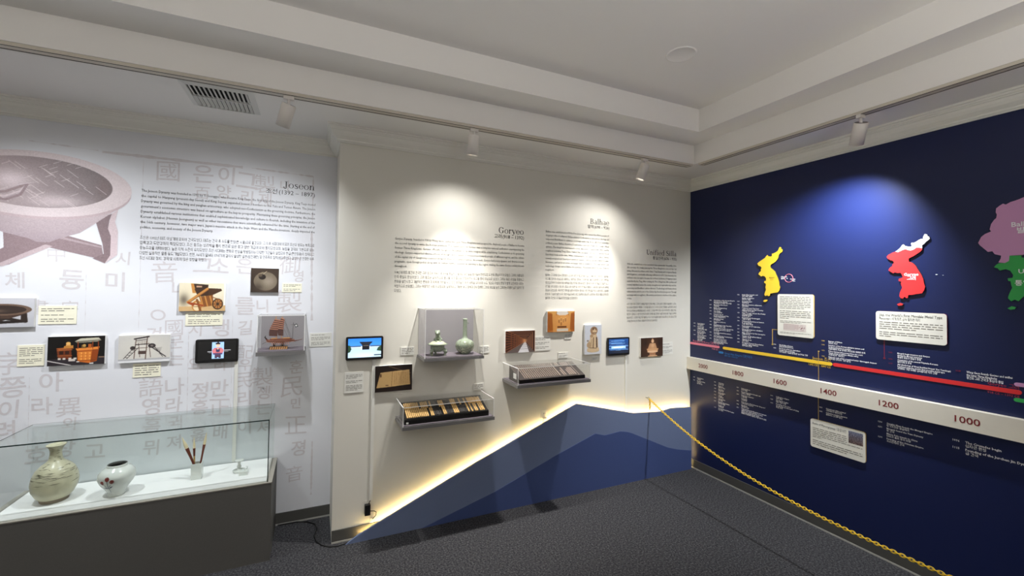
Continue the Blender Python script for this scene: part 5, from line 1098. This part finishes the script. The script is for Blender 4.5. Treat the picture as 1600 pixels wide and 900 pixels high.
PINK = [(2.524,2.522),(2.498,2.518),(2.482,2.51),(2.464,2.504),(2.446,2.499),(2.427,2.487),(2.415,2.495),(2.399,2.483),(2.386,2.47),(2.384,2.447),(2.389,2.432),(2.386,2.411),(2.376,2.4),(2.363,2.376),(2.357,2.344),(2.363,2.331),(2.336,2.318),(2.319,2.301),(2.305,2.265),(2.312,2.25),(2.332,2.225),(2.348,2.205),(2.367,2.208),(2.377,2.189),(2.404,2.178),(2.402,2.16),(2.392,2.137),(2.419,2.132),(2.436,2.144),(2.439,2.176),(2.494,2.177),(2.52,2.197),(2.543,2.23),(2.594,2.285),(2.638,2.339),(2.66,2.404),(2.64,2.457),(2.597,2.482),(2.552,2.525)]
GRN = [(2.439,2.176),(2.488,2.174),(2.487,2.162),(2.502,2.158),(2.525,2.14),(2.542,2.108),(2.559,2.064),(2.569,2.021),(2.563,1.978),(2.54,1.952),(2.511,1.938),(2.491,1.929),(2.473,1.902),(2.458,1.911),(2.443,1.901),(2.43,1.919),(2.432,1.932),(2.44,1.96),(2.448,1.982),(2.444,2.0),(2.442,2.022),(2.432,2.023),(2.43,2.039),(2.45,2.042),(2.453,2.058),(2.441,2.085),(2.423,2.095),(2.398,2.087),(2.389,2.101),(2.373,2.108),(2.383,2.124),(2.395,2.133),(2.419,2.132),(2.436,2.144)]
GRN_I = [(2.427,1.858),(2.445,1.872),(2.463,1.866),(2.457,1.854),(2.439,1.85)]
def wallmap(label, parts, texts, n=.012):
    t = thing('map_cutout', FB(parts[0][1][0][0], min(p_[1] for p_ in parts[0][1]), 0), label, 'map', 'raised map cut-outs')
    for nm, poly, m in parts: MB().prism(FB, poly, 0, n, 0, 1).build(nm, [m, 'map_side'], t)
    for body, u, v, sz, m, bold in texts: b = MB(); put_line(b, FB, body, u, v, sz, align='C', n=n+.0008, bold=bold, res=2); b.build('map_lettering', m, t)
wallmap('yellow raised map of the peninsula on the navy wall', [('mainland', YEL, 'map_yellow'), ('island', YEL_I, 'map_yellow')], [('Joseon', .953, 2.066, .018, 'ink', 0), ('조선', .953, 2.046, .018, 'ink', 0)])
wallmap('red raised map of the peninsula with a white northern edge', [('southern_region', RED_S, 'map_red'), ('northern_region', RED_N, 'map_white'), ('island', RED_I, 'map_red')], [('Goryeo', 1.968, 2.066, .026, 'wtext', .02), ('고려', 1.968, 2.038, .03, 'wtext', .03)])
wallmap('lilac raised map joined to the green one', [('northern_region', PINK, 'map_pink')], [('Balhae', 2.50, 2.348, .04, 'wtext', .015), ('발해', 2.505, 2.31, .04, 'wtext', .02)])
wallmap('green raised map of the southern peninsula', [('mainland', GRN, 'map_green'), ('island', GRN_I, 'map_green')], [('Unified', 2.525, 2.068, .036, 'wtext', .02), ('Silla', 2.525, 2.034, .036, 'wtext', .02), ('통일신라', 2.525, 1.998, .036, 'wtext', .02)])
t = thing('island_inset', FB(1.102, 2.062, 0), 'thin pink ring with tiny white islets beside the yellow map', 'map inset')
MB().tube([FB(1.102+.036*math.cos(i*math.pi/20), 2.063+.036*math.sin(i*math.pi/20), .001) for i in range(40)], .0022, 6, closed=True).build('ring', 'pink', t)
m = MB().wbox(FB, 1.084, 1.09, 2.058, 2.064, 0, .002).wbox(FB, 1.114, 1.119, 2.053, 2.057, 0, .002)
m.build('islets', 'wtext', t)
m = MB(); put_line(m, FB, 'Ulleungdo', 1.032, 2.072, .014, bold=.02); put_line(m, FB, '울릉도', 1.032, 2.056, .015, bold=.02); put_line(m, FB, 'Dokdo', 1.122, 2.05, .014, bold=.02); put_line(m, FB, '독도', 1.132, 2.034, .015, bold=.02); m.build('inset_lettering', 'wtext', t)
t = thing('island_marks', FB(2.1, 2.065, 0), 'two tiny pale islet marks beside the red map', 'map inset')
MB().wbox(FB, 2.095, 2.105, 2.068, 2.073, 0, .004).build('islet', 'map_white', t); MB().wbox(FB, 2.13, 2.135, 2.063, 2.067, 0, .004).build('islet', 'map_white', t)

# ------------------------------------------------------------------ ivory text panels
def rrect(u0, u1, v0, v1, r):
    pts = []
    for cx, cy, a in ((u1-r, v0+r, -90), (u1-r, v1-r, 0), (u0+r, v1-r, 90), (u0+r, v0+r, 180)):
        pts += [(cx+r*math.cos(math.radians(a+k*18)), cy+r*math.sin(math.radians(a+k*18))) for k in range(6)]
    return pts
def panel(u0, u1, v0, v1, label, edge, lines, texts, img=None, ln=()):
    t = thing('information_board', FB((u0+u1)/2, v0, 0), label, 'text panel', 'ivory text panels')
    MB().prism(FB, rrect(u0, u1, v0, v1, .018), 0, .012, 0, 1).build('board', ['panel', edge], t)
    if texts:
        b = MB()
        for body, u, v, sz, w_ in texts: put_line(b, FB, body, u, v, sz, w_, n=.0128, res=2)
        b.build('title', 'ink', t)
    b = MB()
    for (a0, a1, b1, b0, rows, lw) in lines: word_bars(b, FB, a0, a1, b1, b0, rows, .0126, .34, lastw=lw)
    tag(b.build('printed_text', 'grey_ink', t), kind='stuff')
    if img: picture(img[0], FB, *img[1], .0126, 'printed_image', t)
    if ln: MB_ = MB(); [MB_.wbox(FB, *q_, 0, .0025) for q_ in ln]; MB_.build('connector_line', edge, t)
p = Pic(70, 28, (206, 196, 190)); random.seed(5)
for i in range(11):
    for j in range(4):
        if i < 8: p.rect(.02+.06*i, .1+.2*j, .05+.06*i, .2+.2*j, (140, 112, 112))
for i in range(40): a = random.uniform(0, 6.28); r = random.uniform(.0, .14); p.ell(.82+r*math.cos(a), .5+r*2.6*math.sin(a), .012, .03, (120, 80, 84))
for i in range(4): p.rect(.5+.05*i, .1, .52+.05*i, .8-.1*(i % 2), (160, 130, 130))
panel(1.007, 1.316, 1.553, 1.921, 'tall ivory text panel with a small chart picture', 'gold_line', [(1.028, 1.295, 1.905, 1.79, 8, .8), (1.028, 1.293, 1.78, 1.70, 5, .3), (1.03, 1.295, 1.69, 1.665, 2, .7), (1.03, 1.295, 1.588, 1.57, 2, .5)], (), (p, (1.06, 1.255, 1.60, 1.662)), [(.949, 1.007, 1.596, 1.6), (.949, .953, 1.46, 1.6), (.944, .958, 1.455, 1.465)])
panel(1.756, 2.152, 1.598, 1.808, 'wide ivory text panel about movable metal type below the red map', 'red_line', [(1.778, 2.132, 1.737, 1.675, 4, .62), (1.778, 2.13, 1.664, 1.62, 3, .2)], (('Jikji, the World’s First Movable Metal Type', 1.778, 1.773, .026, .352), ('Manuscript / 세계 최초 금속 활자본 직지', 1.778, 1.748, .022, .235)), None, [(1.8, 1.804, 1.462, 1.598), (1.796, 1.808, 1.458, 1.468)])
p = Pic(30, 20).grad((110, 116, 140), (90, 70, 66)).grain(26, 3)
panel(1.287, 1.684, .655, .886, 'wide ivory text panel about a sea battle below the band', 'gold_line', [(1.305, 1.558, .822, .762, 4, 1), (1.305, 1.664, .762, .735, 2, .2), (1.305, 1.664, .722, .675, 3, .7)], (('Battle of Myeongnyang / 명량해전', 1.305, .843, .026, .25),), (p, (1.57, 1.668, .775, .868)), [(1.3425, 1.3455, .886, 1.076)])
tag(MB().wbox(FB, 1.3475, 1.3505, 1.212, 1.451, .0045, .006).wbox(FB, 1.345, 1.353, 1.447, 1.456, 0, .006).build('timeline_marker', 'gold_line', None, FB(1.349, 1.212, 0)), 'thin gold marker line crossing the yellow bar down to the band', 'marker line')

# ================================================================== yellow chain barrier
HK = Vector((-.63, -.05, .815))
t = thing('eye_hook', (-.63, 0, .80), 'small steel eye hook holding the yellow chain', 'hook')
MB().cyl((-.63, 0, .815), (-.63, -.03, .815), .004, n=8).tube([(-.63, -.042+.012*math.cos(a), .815+.012*math.sin(a)) for a in np.linspace(.3, 6.0, 14)], .0028, 8).build('eye', 'hookm', t)
t = thing('plastic_chain', (-.63, -.05, .80), 'yellow plastic barrier chain hooked to the white wall and sagging past the navy wall', 'chain')
YE = -4.25
def cz(y): s_ = (y+2.12)/2.07; return .394+.42*abs(s_)**2.35
ys = np.linspace(-.05, YE, 1400); pts = np.array([(-.63, y, cz(y)) for y in ys]); seg = np.r_[0, np.cumsum(np.linalg.norm(np.diff(pts, axis=0), axis=1))]
pit = .0215; nl = int(seg[-1]/pit)
lm = MB(); a_, b_, r_ = .0155, .0085, .0031
lm.tube([(math.copysign(abs(math.cos(k))**.8, math.cos(k))*a_, math.sin(k)*b_, 0) for k in np.linspace(0, 2*math.pi, 13)[:-1]], r_, 5, closed=True)
lme = lm.build('link', 'yellow', t, (0, 0, 0)); me = lme.data
def place(o, pos, d, tw):
    d = d.normalized(); side = d.cross(Vector((0, 0, 1))).normalized() if abs(d.z) < .95 else Vector((1, 0, 0)); up = side.cross(d).normalized()
    s2 = side*math.cos(tw)+up*math.sin(tw); n3 = d.cross(s2)
    mt = Matrix((d, s2, n3)).transposed().to_4x4(); mt.translation = pos-wloc(t); o.matrix_local = mt
first = True
def link(pos, d, tw):
    global first
    if first: o = lme; first = False
    else: o = lme.copy(); COL.objects.link(o); o.parent = t
    place(o, Vector(pos), Vector(d), tw)
for i in range(nl):
    s_ = (i+.5)*pit; pnt = [np.interp(s_, seg, pts[:, k]) for k in range(3)]; nx_ = [np.interp(s_+.01, seg, pts[:, k]) for k in range(3)]
    link(pnt, Vector(nx_)-Vector(pnt), .35+(i % 2)*math.pi/2)
for i in range(5): link((-.622, -.052, .80-i*pit), (0.02, 0, -1), (i % 2)*math.pi/2+.4)
t = thing('chain_post', (-.63, YE-.02, 0), 'slim yellow post on a round foot holding the far chain end', 'post')
MB().lathe((-.63, YE-.02, 0), [(0, .03), (.05, .028), (.13, .018), (.15, .008), (.15, 0)][::-1], 28).build('foot', 'black', t)
MB().cyl((-.63, YE-.02, .02), (-.63, YE-.02, .86), .019, n=16).ball((-.63, YE-.02, .86), .024).build('pole', 'yellow', t)
bpy.data.objects.remove(_fo); bpy.data.curves.remove(_fc)
